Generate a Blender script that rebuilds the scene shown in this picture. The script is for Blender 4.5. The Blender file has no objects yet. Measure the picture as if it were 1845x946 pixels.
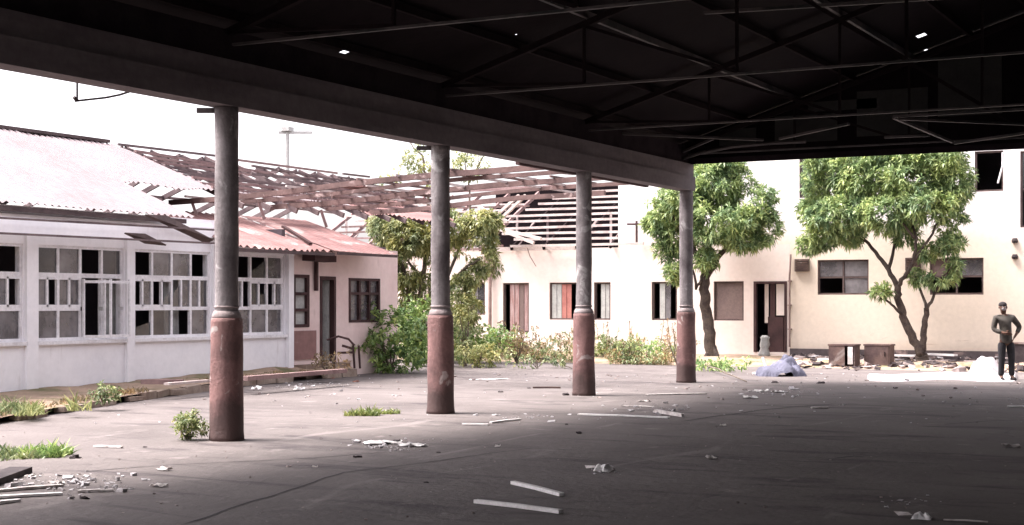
import bpy, math, random
from mathutils import Vector, Matrix, noise as mnoise
R = math.radians
random.seed(7)
SC = bpy.context.scene
COL = SC.collection

# ------------------------------------------------------------------ camera
HC = 1.65                       # eye height
F = 2700.0                      # focal length in pixels of a 1845 px wide frame
HOR = 548.0
A = R(28.03)                    # the view turns left of the +Y axis
cam = bpy.data.objects.new('camera', bpy.data.cameras.new('camera'))
COL.objects.link(cam)
cam.location = (0, 0, HC)
cam.rotation_euler = (R(90), 0, A)
cam.data.sensor_width = 36
cam.data.lens = F / 1845 * 36
cam.data.shift_y = (HOR - 473) / 1845
cam.data.clip_start = 0.1
cam.data.clip_end = 2000
SC.camera = cam

# ------------------------------------------------------------------ light
SUN_EL, SUN_AZ = R(62), math.atan2(-0.42, -0.90)      # direction towards the sun (x, y)
w = bpy.data.worlds.new('World'); SC.world = w; w.use_nodes = True
nt = w.node_tree; nt.nodes.clear()
sky = nt.nodes.new('ShaderNodeTexSky'); sky.sky_type = 'NISHITA'; sky.sun_disc = False
sky.sun_elevation = SUN_EL; sky.sun_rotation = math.pi / 2 - SUN_AZ
sky.air_density = 1.0; sky.dust_density = 5.0; sky.ozone_density = 1.0
hsv = nt.nodes.new('ShaderNodeHueSaturation'); hsv.inputs['Saturation'].default_value = 0.22
hsv.inputs['Value'].default_value = 1.0
tint = nt.nodes.new('ShaderNodeMixRGB'); tint.blend_type = 'MULTIPLY'; tint.inputs[0].default_value = 1
tint.inputs[2].default_value = (1.0, 0.945, 0.975, 1)
bg = nt.nodes.new('ShaderNodeBackground'); bg.inputs[1].default_value = 0.14
out = nt.nodes.new('ShaderNodeOutputWorld')
nt.links.new(sky.outputs[0], hsv.inputs['Color']); nt.links.new(hsv.outputs[0], tint.inputs[1])
nt.links.new(tint.outputs[0], bg.inputs[0]); nt.links.new(bg.outputs[0], out.inputs[0])

sl = bpy.data.lights.new('sun', 'SUN'); sl.energy = 1.5; sl.angle = R(22); sl.color = (1.0, 0.94, 0.9)
so = bpy.data.objects.new('sun', sl); COL.objects.link(so)
sd = Vector((math.cos(SUN_AZ) * math.cos(SUN_EL), math.sin(SUN_AZ) * math.cos(SUN_EL), math.sin(SUN_EL)))
so.rotation_euler = sd.to_track_quat('Z', 'Y').to_euler(); so.location = (0, 0, 30)

vs = SC.view_settings
SC.display_settings.display_device = 'sRGB'
vs.view_transform = 'Standard'; vs.look = 'None'; vs.exposure = 2.38; vs.gamma = 1; vs.use_curve_mapping = False
SC.render.engine = 'CYCLES'
SC.cycles.max_bounces = 8; SC.cycles.diffuse_bounces = 4; SC.cycles.transparent_max_bounces = 12

# ------------------------------------------------------------------ layout helpers (photo survey -> metres)
fw = Vector((-math.sin(A), math.cos(A))); rt = Vector((math.cos(A), math.sin(A)))
def _d(px): return fw + rt * ((px - 922.5) / F)
def _pt(px, py, Y):
    d = _d(px); return Vector((d.x * Y, d.y * Y, HC - (py - HOR) * Y / F))
def G(px, py, z=0.0):  return _pt(px, py, (HC - z) * F / (py - HOR))
def onX(px, py, x):    return _pt(px, py, x / _d(px).x)
def onY(px, py, y):    return _pt(px, py, y / _d(px).y)
def yx(px, x): return onX(px, HOR, x).y
def xy(px, y): return onY(px, HOR, y).x

# ------------------------------------------------------------------ materials
def ramp(nt, src, stops):
    r = nt.nodes.new('ShaderNodeValToRGB'); e = r.color_ramp.elements
    while len(e) < len(stops): e.new(0.5)
    for i, (p, c) in enumerate(stops):
        e[i].position = p; e[i].color = (*c, 1) if len(c) == 3 else c
    nt.links.new(src, r.inputs[0]); return r.outputs[0]
def noise(nt, scale, detail=6, vec=None, rough=0.6, sc3=None, dist=0.0):
    n = nt.nodes.new('ShaderNodeTexNoise'); n.inputs['Scale'].default_value = scale
    n.inputs['Detail'].default_value = detail; n.inputs['Roughness'].default_value = rough
    n.inputs['Distortion'].default_value = dist
    tc = nt.nodes.new('ShaderNodeNewGeometry'); src = tc.outputs['Position']
    if sc3:
        m = nt.nodes.new('ShaderNodeMapping'); m.inputs['Scale'].default_value = sc3
        nt.links.new(src, m.inputs[0]); src = m.outputs[0]
    nt.links.new(src, n.inputs['Vector'])
    return n.outputs[0]
def mix(nt, fac, a, b, mode='MIX'):
    m = nt.nodes.new('ShaderNodeMixRGB'); m.blend_type = mode
    for i, v in ((0, fac), (1, a), (2, b)):
        if isinstance(v, (int, float)): m.inputs[i].default_value = v
        elif isinstance(v, tuple): m.inputs[i].default_value = (*v, 1)
        else: nt.links.new(v, m.inputs[i])
    return m.outputs[0]
def new(name, rough=0.8, metal=0.0):
    m = bpy.data.materials.new(name); m.use_nodes = True; nt = m.node_tree
    b = nt.nodes['Principled BSDF']; b.inputs['Roughness'].default_value = rough
    b.inputs['Metallic'].default_value = metal
    b.inputs['Specular IOR Level'].default_value = 0.3
    return m, nt, b
def bump(nt, b, h, strength=0.3, dist=0.02):
    n = nt.nodes.new('ShaderNodeBump'); n.inputs['Strength'].default_value = strength
    n.inputs['Distance'].default_value = dist
    nt.links.new(h, n.inputs['Height']); nt.links.new(n.outputs[0], b.inputs['Normal'])
def worn(name, base, second, patch=1.5, lo=0.45, hi=0.65, fine=18, rough=0.85, bs=0.3, third=None, tscale=4, tlo=.62, thi=.7, metal=0, sc3=None, bd=.02, grain=.5, tsc=None):
    """paint or concrete with a patchy second colour and fine grain"""
    m, nt, b = new(name, rough, metal)
    c = mix(nt, ramp(nt, noise(nt, patch, 8, sc3=sc3), [(lo, (0, 0, 0)), (hi, (1, 1, 1))]), base, second)
    if third: c = mix(nt, ramp(nt, noise(nt, tscale, 8, dist=.6, sc3=tsc), [(tlo, (0, 0, 0)), (thi, (1, 1, 1))]), c, third)
    g = noise(nt, fine, 8)
    c = mix(nt, grain, c, ramp(nt, g, [(0.25, (.45, .45, .45)), (0.75, (1, 1, 1))]), 'MULTIPLY')
    nt.links.new(c, b.inputs['Base Color']); bump(nt, b, g, bs, bd)
    return m

M = {}
# ground: old worn asphalt, dusty, with darker damp patches and hairline cracks
m, nt, b = new('asphalt', 0.9)
c = mix(nt, ramp(nt, noise(nt, 0.28, 8), [(.35, (0, 0, 0)), (.68, (1, 1, 1))]), (.112, .095, .090), (.185, .160, .152))
c = mix(nt, ramp(nt, noise(nt, 1.0, 9, sc3=(.45, 1.6, 1), dist=.8), [(.54, (0, 0, 0)), (.66, (.85, .85, .85))]), c, (.062, .05, .052))
c = mix(nt, ramp(nt, noise(nt, 2.3, 9, dist=.4), [(.60, (0, 0, 0)), (.72, (.7, .7, .7))]), c, (.25, .215, .205))
c = mix(nt, ramp(nt, noise(nt, .8, 10, sc3=(1.8, .35, 1), dist=1.2), [(.62, (0, 0, 0)), (.70, (.5, .5, .5))]), c, (.27, .235, .225))
vo = nt.nodes.new('ShaderNodeTexVoronoi'); vo.feature = 'DISTANCE_TO_EDGE'; vo.inputs['Scale'].default_value = .33
gp = nt.nodes.new('ShaderNodeNewGeometry'); wn = nt.nodes.new('ShaderNodeTexNoise'); wn.inputs['Scale'].default_value = 1.2
va = nt.nodes.new('ShaderNodeVectorMath'); va.operation = 'ADD'
nt.links.new(gp.outputs['Position'], va.inputs[0]); nt.links.new(gp.outputs['Position'], wn.inputs['Vector'])
nt.links.new(wn.outputs['Color'], va.inputs[1]); nt.links.new(va.outputs[0], vo.inputs['Vector'])
ck = ramp(nt, vo.outputs['Distance'], [(0.0, (1, 1, 1)), (.007, (0, 0, 0))])
ck = mix(nt, 1, ck, ramp(nt, noise(nt, .5), [(.54, (0, 0, 0)), (.62, (.6, .6, .6))]), 'MULTIPLY')
c = mix(nt, ck, c, (.04, .033, .035))
g = noise(nt, 30, 8)
c = mix(nt, .5, c, ramp(nt, g, [(.25, (.5, .5, .5)), (.75, (1, 1, 1))]), 'MULTIPLY')
nt.links.new(c, b.inputs['Base Color']); bump(nt, b, noise(nt, 7, 10), .55, .05)
M['asphalt'] = m
M['dirt'] = worn('dry_dirt', (.30, .22, .16), (.42, .30, .22), 1.2, .4, .6, 14, .95, .8, (.16, .15, .07), 1.1, .5, .66, bd=.06)
M['kerb'] = worn('kerb_stone', (.36, .29, .24), (.22, .155, .12), 1.3, .4, .6, 20, .9, .5)
M['crack'] = worn('crack_fill', (.035, .028, .03), (.06, .05, .05), 3)
M['col_grey'] = worn('bare_concrete', (.27, .243, .243), (.14, .12, .122), 1.8, .42, .62, 22, .85, .6, (.46, .44, .43), 2.6, .60, .66)
M['col_red'] = worn('faded_red_paint', (.25, .14, .13), (.14, .08, .076), 2.2, .40, .62, 22, .75, .6, (.42, .35, .33), 3.5, .60, .66)
def dirtyfoot(k, top, col):
    nt = M[k].node_tree; b = nt.nodes['Principled BSDF']; src = b.inputs['Base Color'].links[0].from_socket
    gp = nt.nodes.new('ShaderNodeNewGeometry'); sx = nt.nodes.new('ShaderNodeSeparateXYZ'); nt.links.new(gp.outputs['Position'], sx.inputs[0])
    ma = nt.nodes.new('ShaderNodeMath'); ma.operation = 'MULTIPLY_ADD'; ma.inputs[1].default_value = -1.1 * top
    nt.links.new(noise(nt, 3.2, 8), ma.inputs[0]); nt.links.new(sx.outputs[2], ma.inputs[2])
    f = ramp(nt, ma.outputs[0], [(0.0, (.9, .9, .9)), (min(.99, .35 * top), (0, 0, 0))])
    nt.links.new(mix(nt, f, src, col), b.inputs['Base Color'])
dirtyfoot('col_red', .55, (.07, .045, .042))
M['lip'] = worn('plaster_ring', (.34, .29, .285), (.22, .17, .165), 5)
M['beam'] = worn('beam_concrete', (.20, .172, .178), (.13, .108, .115), .9, .4, .65, 9, .9, .4, sc3=(1, .5, 3))
M['plate'] = worn('dark_timber', (.03, .022, .026), (.02, .014, .018), 2)
M['sheet_dark'] = worn('near_black_sheet', (.009, .006, .0075), (.013, .009, .0105), .8, .4, .65, 8, .8, .2)  # near-black sheet with slightly lighter patches
M['steel'] = worn('lit_steel', (.085, .073, .073), (.02, .022, .022), 1.1, .45, .6, 12, .6, .3)  # paler copy of the roof steel, for members that stand out as lit
M['steel_dark'] = worn('near_black_steel', (.02, .014, .015), (.012, .008, .01), 2)  # darker copy: shade under the roof put into the colour of most members
M['sheet_grey'] = worn('grey_roof_light', (.04, .04, .038), (.028, .027, .027), 1.0)
M['white_wall'] = worn('white_plaster', (.89, .87, .89), (.80, .785, .82), .9, .45, .7, 9, .85, .25, (.52, .47, .46), 1.6, .60, .80, grain=.16, tsc=(1.3, 1.3, .3))
M['pink_wall'] = worn('pink_plaster', (.74, .59, .56), (.66, .49, .47), 1.0, .45, .7, 9, .85, .25, (.5, .36, .33), 1.8, .58, .78, grain=.18, tsc=(1.3, 1.3, .35))
M['far_white'] = worn('pale_plaster', (.76, .66, .61), (.70, .575, .52), .5, .45, .7, 9, .85, .25, (.56, .43, .38), 1.6, .60, .80, grain=.18, tsc=(1.3, 1.3, .3))
M['frame_white'] = worn('white_joinery', (.86, .84, .86), (.68, .65, .67), 3, .5, .7, 20, .6, .2)
M['frame_dark'] = worn('dark_joinery', (.07, .035, .035), (.04, .02, .02), 3)
M['frame_brown'] = worn('brown_joinery', (.12, .085, .08), (.075, .05, .05), 3)
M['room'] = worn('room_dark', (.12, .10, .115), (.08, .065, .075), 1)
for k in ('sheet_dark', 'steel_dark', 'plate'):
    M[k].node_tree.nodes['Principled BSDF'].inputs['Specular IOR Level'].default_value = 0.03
M['roof_pale'] = worn('bleached_roof_sheet', (.21, .172, .178), (.18, .137, .142), .7, .4, .7, 6, .7, .2, (.40, .26, .24), 1.1, .66, .8)
M['roof_red'] = worn('faded_red_sheet', (.27, .145, .135), (.19, .095, .088), .8, .4, .65, 8, .7, .3, (.38, .29, .27), 1.6, .56, .7, sc3=(3, .6, 1))
M['edge'] = worn('roof_edge', (.10, .07, .07), (.06, .04, .04), 2)
M['wood_grey'] = worn('grey_timber', (.17, .125, .125), (.09, .06, .065), 2)
M['wood_pale'] = worn('pale_timber', (.58, .49, .46), (.42, .33, .31), 2.5)
M['wood_red'] = worn('red_oxide_steel', (.18, .11, .10), (.10, .06, .055), 1.5, .4, .6, 14, .7, .3, (.48, .36, .34), 2.2, .6, .7)
M['wood_mid'] = worn('brown_timber', (.30, .2, .19), (.2, .12, .12), 2)
M['bark'] = worn('bark', (.10, .075, .06), (.055, .04, .035), 6, .4, .6, 25, .95, 1.0, bd=.05)
M['bark_pale'] = worn('pale_bark', (.22, .18, .14), (.13, .10, .08), 6, .4, .6, 25, .95, 1.0, bd=.05)
M['white_bit'] = worn('white_scrap', (.92, .89, .87), (.78, .72, .70), 4, .5, .7, 30, .8, .3)
M['paper'] = worn('dirty_paper', (.74, .69, .66), (.50, .44, .42), 7, .45, .6, 30, .85, .4)
M['dark_bit'] = worn('dark_scrap', (.04, .03, .032), (.07, .055, .055), 5)
M['rust'] = worn('rusty_metal', (.15, .095, .08), (.08, .05, .048), 2.6, .4, .6, 18, .8, .4, (.26, .21, .19), 2.2, .56, .64)
M['rubble'] = worn('rubble', (.34, .28, .26), (.2, .15, .14), 4)
M['brick'] = worn('brick_rubble', (.36, .17, .13), (.26, .12, .1), 5)
M['tarp'] = worn('blue_grey_cloth', (.15, .15, .205), (.10, .10, .14), 3, .4, .6, 14, .8, .4)
M['plaster_heap'] = worn('white_plaster_rubble', (.56, .53, .54), (.40, .37, .37), 3)
M['red_cloth'] = worn('red_curtain', (.48, .20, .17), (.40, .15, .13), 4)
M['pale_cloth'] = worn('pale_panel', (.46, .46, .44), (.36, .35, .34), 3)
M['brown_board'] = worn('brown_board', (.19, .135, .125), (.15, .105, .10), 1.5)
M['curtain_brown'] = worn('brown_curtain', (.30, .17, .16), (.42, .30, .29), 5, .4, .6, sc3=(4, 4, .4))
M['gutter'] = worn('gutter_pipe', (.33, .24, .22), (.22, .15, .14), 4)
M['skin'] = worn('skin', (.16, .085, .06), (.13, .07, .05), 5)
M['shirt'] = worn('olive_grey_shirt', (.10, .088, .075), (.055, .048, .042), 9)
M['trousers'] = worn('dark_trousers', (.030, .028, .032), (.02, .018, .022), 6)
M['shoe'] = worn('dark_shoe', (.025, .02, .02), (.04, .03, .03), 6)
M['mask'] = worn('pale_cloth_mask', (.34, .31, .30), (.26, .24, .23), 6)
M['vent'] = worn('vent_grille', (.16, .12, .10), (.09, .06, .055), 6)

# yellow / white two-storey render: paint changes colour at storey height
m, nt, b = new('two_tone_render', .85)
gp = nt.nodes.new('ShaderNodeNewGeometry'); sx = nt.nodes.new('ShaderNodeSeparateXYZ'); nt.links.new(gp.outputs['Position'], sx.inputs[0])
ad = nt.nodes.new('ShaderNodeMath'); ad.operation = 'MULTIPLY_ADD'; ad.inputs[1].default_value = .10
nt.links.new(sx.outputs[2], ad.inputs[0])
nz = nt.nodes.new('ShaderNodeMath'); nz.operation = 'MULTIPLY'; nz.inputs[1].default_value = .05
nt.links.new(noise(nt, .6), nz.inputs[0]); nt.links.new(nz.outputs[0], ad.inputs[2])
c = ramp(nt, ad.outputs[0], [(0.03, (.50, .40, .32)), (.085, (.75, .64, .53)), (.36, (.77, .665, .56)), (.43, (.79, .745, .745))])
st = mix(nt, 1, ramp(nt, noise(nt, 1.5, 10, sc3=(.35, 1, 3.5), dist=.8), [(.63, (0, 0, 0)), (.70, (1, 1, 1))]),
         ramp(nt, sx.outputs[2], [(.0, (1, 1, 1)), (.9, (.8, .8, .8)), (1.0, (0, 0, 0))]), 'MULTIPLY')
c = mix(nt, st, c, (.46, .33, .26))
g = noise(nt, 8, 8); c = mix(nt, .4, c, ramp(nt, g, [(.25, (.7, .7, .7)), (.75, (1, 1, 1))]), 'MULTIPLY')
nt.links.new(c, b.inputs['Base Color']); bump(nt, b, g, .2, .02)
M['render'] = m
M['plinth'] = worn('dark_plinth', (.12, .095, .095), (.07, .055, .058), 1.2, .4, .6, 14, .9, .4, (.3, .22, .2), 2, .56, .64)

def glass(name, tr, dif, fac):
    m = bpy.data.materials.new(name); m.use_nodes = True; nt = m.node_tree; nt.nodes.clear()
    o = nt.nodes.new('ShaderNodeOutputMaterial'); t = nt.nodes.new('ShaderNodeBsdfTransparent'); t.inputs[0].default_value = (*tr, 1)
    d = nt.nodes.new('ShaderNodeBsdfDiffuse'); d.inputs[0].default_value = (*dif, 1)
    g = nt.nodes.new('ShaderNodeBsdfGlossy'); g.inputs[1].default_value = .12
    fr = nt.nodes.new('ShaderNodeFresnel'); fr.inputs[0].default_value = 1.5
    a = nt.nodes.new('ShaderNodeMixShader'); b2 = nt.nodes.new('ShaderNodeMixShader')
    n = ramp(nt, noise(nt, 2.2, 6), [(.35, (fac * .5,) * 3), (.7, (min(1, fac * 1.6),) * 3)])
    nt.links.new(n, a.inputs[0]); nt.links.new(t.outputs[0], a.inputs[1]); nt.links.new(d.outputs[0], a.inputs[2])
    nt.links.new(fr.outputs[0], b2.inputs[0]); nt.links.new(a.outputs[0], b2.inputs[1]); nt.links.new(g.outputs[0], b2.inputs[2])
    nt.links.new(b2.outputs[0], o.inputs[0]); return m
M['glass'] = glass('window_glass', (.75, .77, .8), (.12, .115, .12), .35)
M['glass_dusty'] = glass('dusty_glass', (.6, .6, .62), (.21, .195, .205), .65)

def leafmat(name, a, b_, c_, tr=.35):
    m = bpy.data.materials.new(name); m.use_nodes = True; nt = m.node_tree; nt.nodes.clear()
    o = nt.nodes.new('ShaderNodeOutputMaterial'); g = nt.nodes.new('ShaderNodeNewGeometry')
    col = ramp(nt, g.outputs['Random Per Island'], [(0, a), (.55, b_), (1, c_)])
    n = ramp(nt, noise(nt, 1.6, 4), [(.36, (.62, .7, .72)), (.64, (1.35, 1.22, .95))])
    col = mix(nt, 1, col, n, 'MULTIPLY')
    p = nt.nodes.new('ShaderNodeBsdfPrincipled'); p.inputs['Roughness'].default_value = .45
    t = nt.nodes.new('ShaderNodeBsdfTranslucent'); mx = nt.nodes.new('ShaderNodeMixShader'); mx.inputs[0].default_value = tr
    nt.links.new(col, p.inputs['Base Color']); nt.links.new(col, t.inputs[0])
    nt.links.new(p.outputs[0], mx.inputs[1]); nt.links.new(t.outputs[0], mx.inputs[2]); nt.links.new(mx.outputs[0], o.inputs[0])
    return m
M['leaf_mango'] = leafmat('mango_leaf', (.13, .20, .09), (.27, .37, .175), (.48, .56, .29), .38)
M['leaf_dry'] = leafmat('olive_leaf', (.18, .22, .09), (.31, .34, .16), (.50, .50, .28))
M['leaf_shrub'] = leafmat('shrub_leaf', (.11, .19, .07), (.25, .38, .14), (.46, .56, .24))
M['leaf_grass'] = leafmat('grass_blade', (.14, .18, .05), (.27, .33, .10), (.45, .44, .2))
M['leaf_dead'] = leafmat('dead_leaf', (.16, .11, .06), (.28, .2, .12), (.42, .32, .2))
M['leaf_dark'] = leafmat('weed_leaf', (.09, .13, .06), (.2, .26, .12), (.42, .44, .26))

# ------------------------------------------------------------------ mesh building
def wloc(o):
    v = Vector((0, 0, 0))
    while o is not None: v += Vector(o.location); o = o.parent
    return v
def settag(o, label=None, cat=None, group=None, kind=None):
    if label: o['label'] = label
    if cat: o['category'] = cat
    if group: o['group'] = group
    if kind: o['kind'] = kind
    return o
def empty(name, loc, label, cat, group=None):
    o = bpy.data.objects.new(name, None); COL.objects.link(o); o.location = loc
    o.empty_display_size = .2
    return settag(o, label, cat, group)
class MB:
    def __init__(s): s.v = []; s.f = []; s.m = []; s.cm = 0
    def add(s, vs, fs):
        n = len(s.v); s.v += [tuple(p) for p in vs]; s.f += [tuple(i + n for i in q) for q in fs]; s.m += [s.cm] * len(fs)
    def box(s, a, b, rot=None, c=None, jit=0):
        x0, y0, z0 = a; x1, y1, z1 = b
        vs = [Vector(p) for p in ((x0,y0,z0),(x1,y0,z0),(x1,y1,z0),(x0,y1,z0),(x0,y0,z1),(x1,y0,z1),(x1,y1,z1),(x0,y1,z1))]
        if jit: vs = [p + Vector((random.uniform(-jit, jit), random.uniform(-jit, jit), random.uniform(-jit, jit))) for p in vs]
        if rot is not None:
            cc = Vector(c) if c is not None else (Vector(a) + Vector(b)) / 2
            vs = [rot @ (p - cc) + cc for p in vs]
        s.add(vs, [(3,2,1,0),(4,5,6,7),(0,1,5,4),(1,2,6,5),(2,3,7,6),(3,0,4,7)])
    def bar(s, p, q, w, h=None, up=(0, 0, 1)):
        """rectangular bar from p to q, w across, h deep"""
        p = Vector(p); q = Vector(q); d = (q - p)
        if d.length < 1e-6: return
        d.normalize(); u = Vector(up)
        if abs(d.dot(u)) > .98: u = Vector((1, 0, 0))
        sd_ = d.cross(u).normalized(); up_ = sd_.cross(d); h = h or w
        a = sd_ * (w / 2); b = up_ * (h / 2)
        s.add([p - a - b, p + a - b, p + a + b, p - a + b, q - a - b, q + a - b, q + a + b, q - a + b],
              [(0,1,2,3),(7,6,5,4),(4,5,1,0),(5,6,2,1),(6,7,3,2),(7,4,0,3)])
    def tube(s, pts, rad, seg=8, cap=True):
        pts = [Vector(p) for p in pts]
        if isinstance(rad, (int, float)): rad = [rad] * len(pts)
        vs = []; prev = None
        for i, p in enumerate(pts):
            d = (pts[min(i + 1, len(pts) - 1)] - pts[max(i - 1, 0)]).normalized()
            if prev is None:
                prev = d.cross(Vector((0, 0, 1)) if abs(d.z) < .9 else Vector((1, 0, 0))).normalized()
            a = (prev - d * prev.dot(d)).normalized(); prev = a; b = d.cross(a)
            for k in range(seg):
                t = 2 * math.pi * k / seg
                vs.append(p + (a * math.cos(t) + b * math.sin(t)) * rad[i])
        fs = []
        for i in range(len(pts) - 1):
            for k in range(seg):
                k2 = (k + 1) % seg
                fs.append((i*seg + k, i*seg + k2, (i+1)*seg + k2, (i+1)*seg + k))
        if cap:
            fs.append(tuple(range(seg))[::-1]); fs.append(tuple((len(pts)-1)*seg + k for k in range(seg)))
        s.add(vs, fs)
    def lathe(s, c, prof, seg=32, wob=0):
        vs = []; fs = []
        for i, (r, z) in enumerate(prof):
            for k in range(seg):
                t = 2 * math.pi * k / seg
                q = r + (wob * mnoise.noise(Vector((math.cos(t) * 1.5 + c[0], math.sin(t) * 1.5 + c[1], z * 2.2))) if wob else 0)
                vs.append((c[0] + q * math.cos(t), c[1] + q * math.sin(t), z))
        for i in range(len(prof) - 1):
            for k in range(seg):
                k2 = (k + 1) % seg; fs.append((i*seg+k, i*seg+k2, (i+1)*seg+k2, (i+1)*seg+k))
        fs.append(tuple(range(seg))[::-1]); fs.append(tuple((len(prof)-1)*seg+k for k in range(seg)))
        s.add(vs, fs)
    def leaf(s, p, d, L, W, droop=.3):
        d = d.normalized(); sd_ = d.cross(Vector((0, 0, 1)))
        if sd_.length < .05: sd_ = Vector((1, 0, 0))
        sd_.normalize(); roll = random.uniform(-.7, .7)
        nrm = sd_.cross(d); sd_ = (sd_ * math.cos(roll) + nrm * math.sin(roll))
        mid = p + d * (L * .5) + Vector((0, 0, .04 * L)); tip = p + d * L - Vector((0, 0, droop * L))
        s.add([p, mid - sd_ * W * .5, tip, mid + sd_ * W * .5], [(0, 1, 2, 3)])
    def build(s, name, mats, parent=None, smooth=False, loc=None, **tags):
        off = wloc(parent) if parent is not None else Vector(loc or (0, 0, 0))
        me = bpy.data.meshes.new(name)
        me.from_pydata([(x - off.x, y - off.y, z - off.z) for x, y, z in s.v], [], s.f)
        if not isinstance(mats, (list, tuple)): mats = [mats]
        for k in mats: me.materials.append(M[k])
        if len(mats) > 1: me.polygons.foreach_set('material_index', s.m)
        if smooth: me.polygons.foreach_set('use_smooth', [True] * len(s.f))
        me.update()
        o = bpy.data.objects.new(name, me); COL.objects.link(o)
        if parent is not None: o.parent = parent
        else: o.location = off
        return settag(o, **tags)
    # wall in plane x=c ('x') or y=c ('y'); holes (a0,a1,z0,z1); th signed thickness away from the viewer
    def wall(s, ax, c, a0, a1, z0, z1, holes, th):
        As = sorted({a0, a1, *[h[0] for h in holes], *[h[1] for h in holes]}); Zs = sorted({z0, z1, *[h[2] for h in holes], *[h[3] for h in holes]})
        As = [a for a in As if a0 <= a <= a1]; Zs = [z for z in Zs if z0 <= z <= z1]
        def P(a, z, t): return (c + t, a, z) if ax == 'x' else (a, c + t, z)
        na, nz_ = len(As) - 1, len(Zs) - 1
        def solid(i, j):
            if not (0 <= i < na and 0 <= j < nz_): return False
            ma, mz = (As[i] + As[i+1]) / 2, (Zs[j] + Zs[j+1]) / 2
            return not any(h[0] < ma < h[1] and h[2] < mz < h[3] for h in holes)
        for i in range(na):
            for j in range(nz_):
                if not solid(i, j): continue
                a, b, p, q = As[i], As[i+1], Zs[j], Zs[j+1]
                s.add([P(a,p,0),P(b,p,0),P(b,q,0),P(a,q,0)], [(0,1,2,3)])
                s.add([P(a,p,th),P(b,p,th),P(b,q,th),P(a,q,th)], [(3,2,1,0)])
                if not solid(i-1, j): s.add([P(a,p,0),P(a,q,0),P(a,q,th),P(a,p,th)], [(0,1,2,3)])
                if not solid(i+1, j): s.add([P(b,p,0),P(b,q,0),P(b,q,th),P(b,p,th)], [(3,2,1,0)])
                if not solid(i, j-1): s.add([P(a,p,0),P(b,p,0),P(b,p,th),P(a,p,th)], [(3,2,1,0)])
                if not solid(i, j+1): s.add([P(a,q,0),P(b,q,0),P(b,q,th),P(a,q,th)], [(0,1,2,3)])

def rv(a=1.0): return Vector((random.uniform(-a, a), random.uniform(-a, a), random.uniform(-a, a)))
def rdir():
    while True:
        v = rv()
        if .05 < v.length < 1: return v.normalized()

# ================================================================== SETTING
mb = MB(); S = 400
mb.add([(-S, -60, 0), (S, -60, 0), (S, S, 0), (-S, S, 0)], [(0, 1, 2, 3)])
mb.build('ground', 'asphalt', kind='structure')

XL = -19.75                     # face of the long left building
YF = 42.36                      # face of the far buildings
# raised earth terrace with stone kerb in front of the left building
kp = [G(-220, 815), G(0, 764), G(150, 737), G(300, 714), G(460, 694), G(640, 678)]
kh = [.10, .11, .12, .14, .18, .20]
wh = [.12, .12, .15, .20, .27, .33]
mb = MB(); kb = MB()
N = 60
def kline(t):
    f_ = t * (len(kp) - 1); i = min(int(f_), len(kp) - 2); u = f_ - i
    return kp[i].lerp(kp[i+1], u), kh[i] * (1-u) + kh[i+1] * u, wh[i] * (1-u) + wh[i+1] * u
vs = []; J = 8
for i in range(N + 1):
    p, h, hw = kline(i / N)
    wy = p.y + (1 - i / N) * .5
    for j in range(J + 1):
        t = j / J; q = p.lerp(Vector((XL + .02 if j == J else XL, wy + .6 * t, 0)), t)
        q.z = h - .02 + (hw - h + .02) * t + (.03 * mnoise.noise(Vector((q.x * 1.7, q.y * 1.7, 0))) if 0 < j else 0)
        vs.append(q)
mb.add(vs, [(i*(J+1)+j, (i+1)*(J+1)+j, (i+1)*(J+1)+j+1, i*(J+1)+j+1) for i in range(N) for j in range(J)])
mb.build('terrace', 'dirt', kind='structure', smooth=True)
for i in range(0, N, 2):
    p, h, _ = kline(i / N); q, h2, _ = kline((i + 1.86) / N)
    o = random.uniform(-.05, .05); hh = h + random.uniform(-.06, .015)
    if random.random() < .25: continue
    kb.bar(p + Vector((o, 0, hh / 2)), q + Vector((o, 0, hh / 2 + random.uniform(-.008, .008))), .14, hh)
kb.v = [tuple(Vector(v) + .035 * mnoise.noise_vector(Vector(v) * 3.1)) for v in kb.v]
kb.build('kerb', 'kerb', kind='structure')
# loose earth bed along the far buildings
vs = []; NX, NY = 90, 14
x0b, x1b = -31.0, 2.0
for i in range(NX + 1):
    for j in range(NY + 1):
        x = x0b + (x1b - x0b) * i / NX; t = j / NY
        y = YF - 4.6 + (4.6 - .005) * t + (.5 * mnoise.noise(Vector((x * .5, 3, 0))) if j == 0 else 0)
        z = .012 + .14 * min(1, t * 2.2) + .05 * mnoise.noise(Vector((x * .9, y * .9, 5))) * min(1, t * 4)
        vs.append((x, y, z if j else -.02))
mb = MB(); mb.add(vs, [(i*(NY+1)+j, (i+1)*(NY+1)+j, (i+1)*(NY+1)+j+1, i*(NY+1)+j+1) for i in range(NX) for j in range(NY)])
mb.build('planting_bed', 'dirt', kind='structure', smooth=True)
# wandering open joint in the shed floor
def ribbon(pts, w0):
    mb = MB(); P = [G(*p) for p in pts]; L = []
    for i in range(len(P) - 1):
        n_ = 10
        for k in range(n_): L.append(P[i].lerp(P[i+1], k / n_))
    L.append(P[-1]); vs = []
    for i, p in enumerate(L):
        d = (L[min(i+1, len(L)-1)] - L[max(i-1, 0)]).normalized(); n_ = Vector((-d.y, d.x, 0))
        ww = w0 * (.45 + .8 * abs(mnoise.noise(p * 1.3))) * (0.25 if i in (0, len(L)-1) else 1)
        p = p + n_ * .05 * mnoise.noise(p * 2)
        vs += [(p.x - n_.x*ww, p.y - n_.y*ww, .004), (p.x + n_.x*ww, p.y + n_.y*ww, .004)]
    mb.add(vs, [(2*i, 2*i+1, 2*i+3, 2*i+2) for i in range(len(L) - 1)])
    mb.build('floor_joint', 'crack', kind='structure')
ribbon([(330, 946), (470, 900), (620, 852), (780, 832), (900, 815), (960, 808), (1025, 811)], .018)
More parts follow.
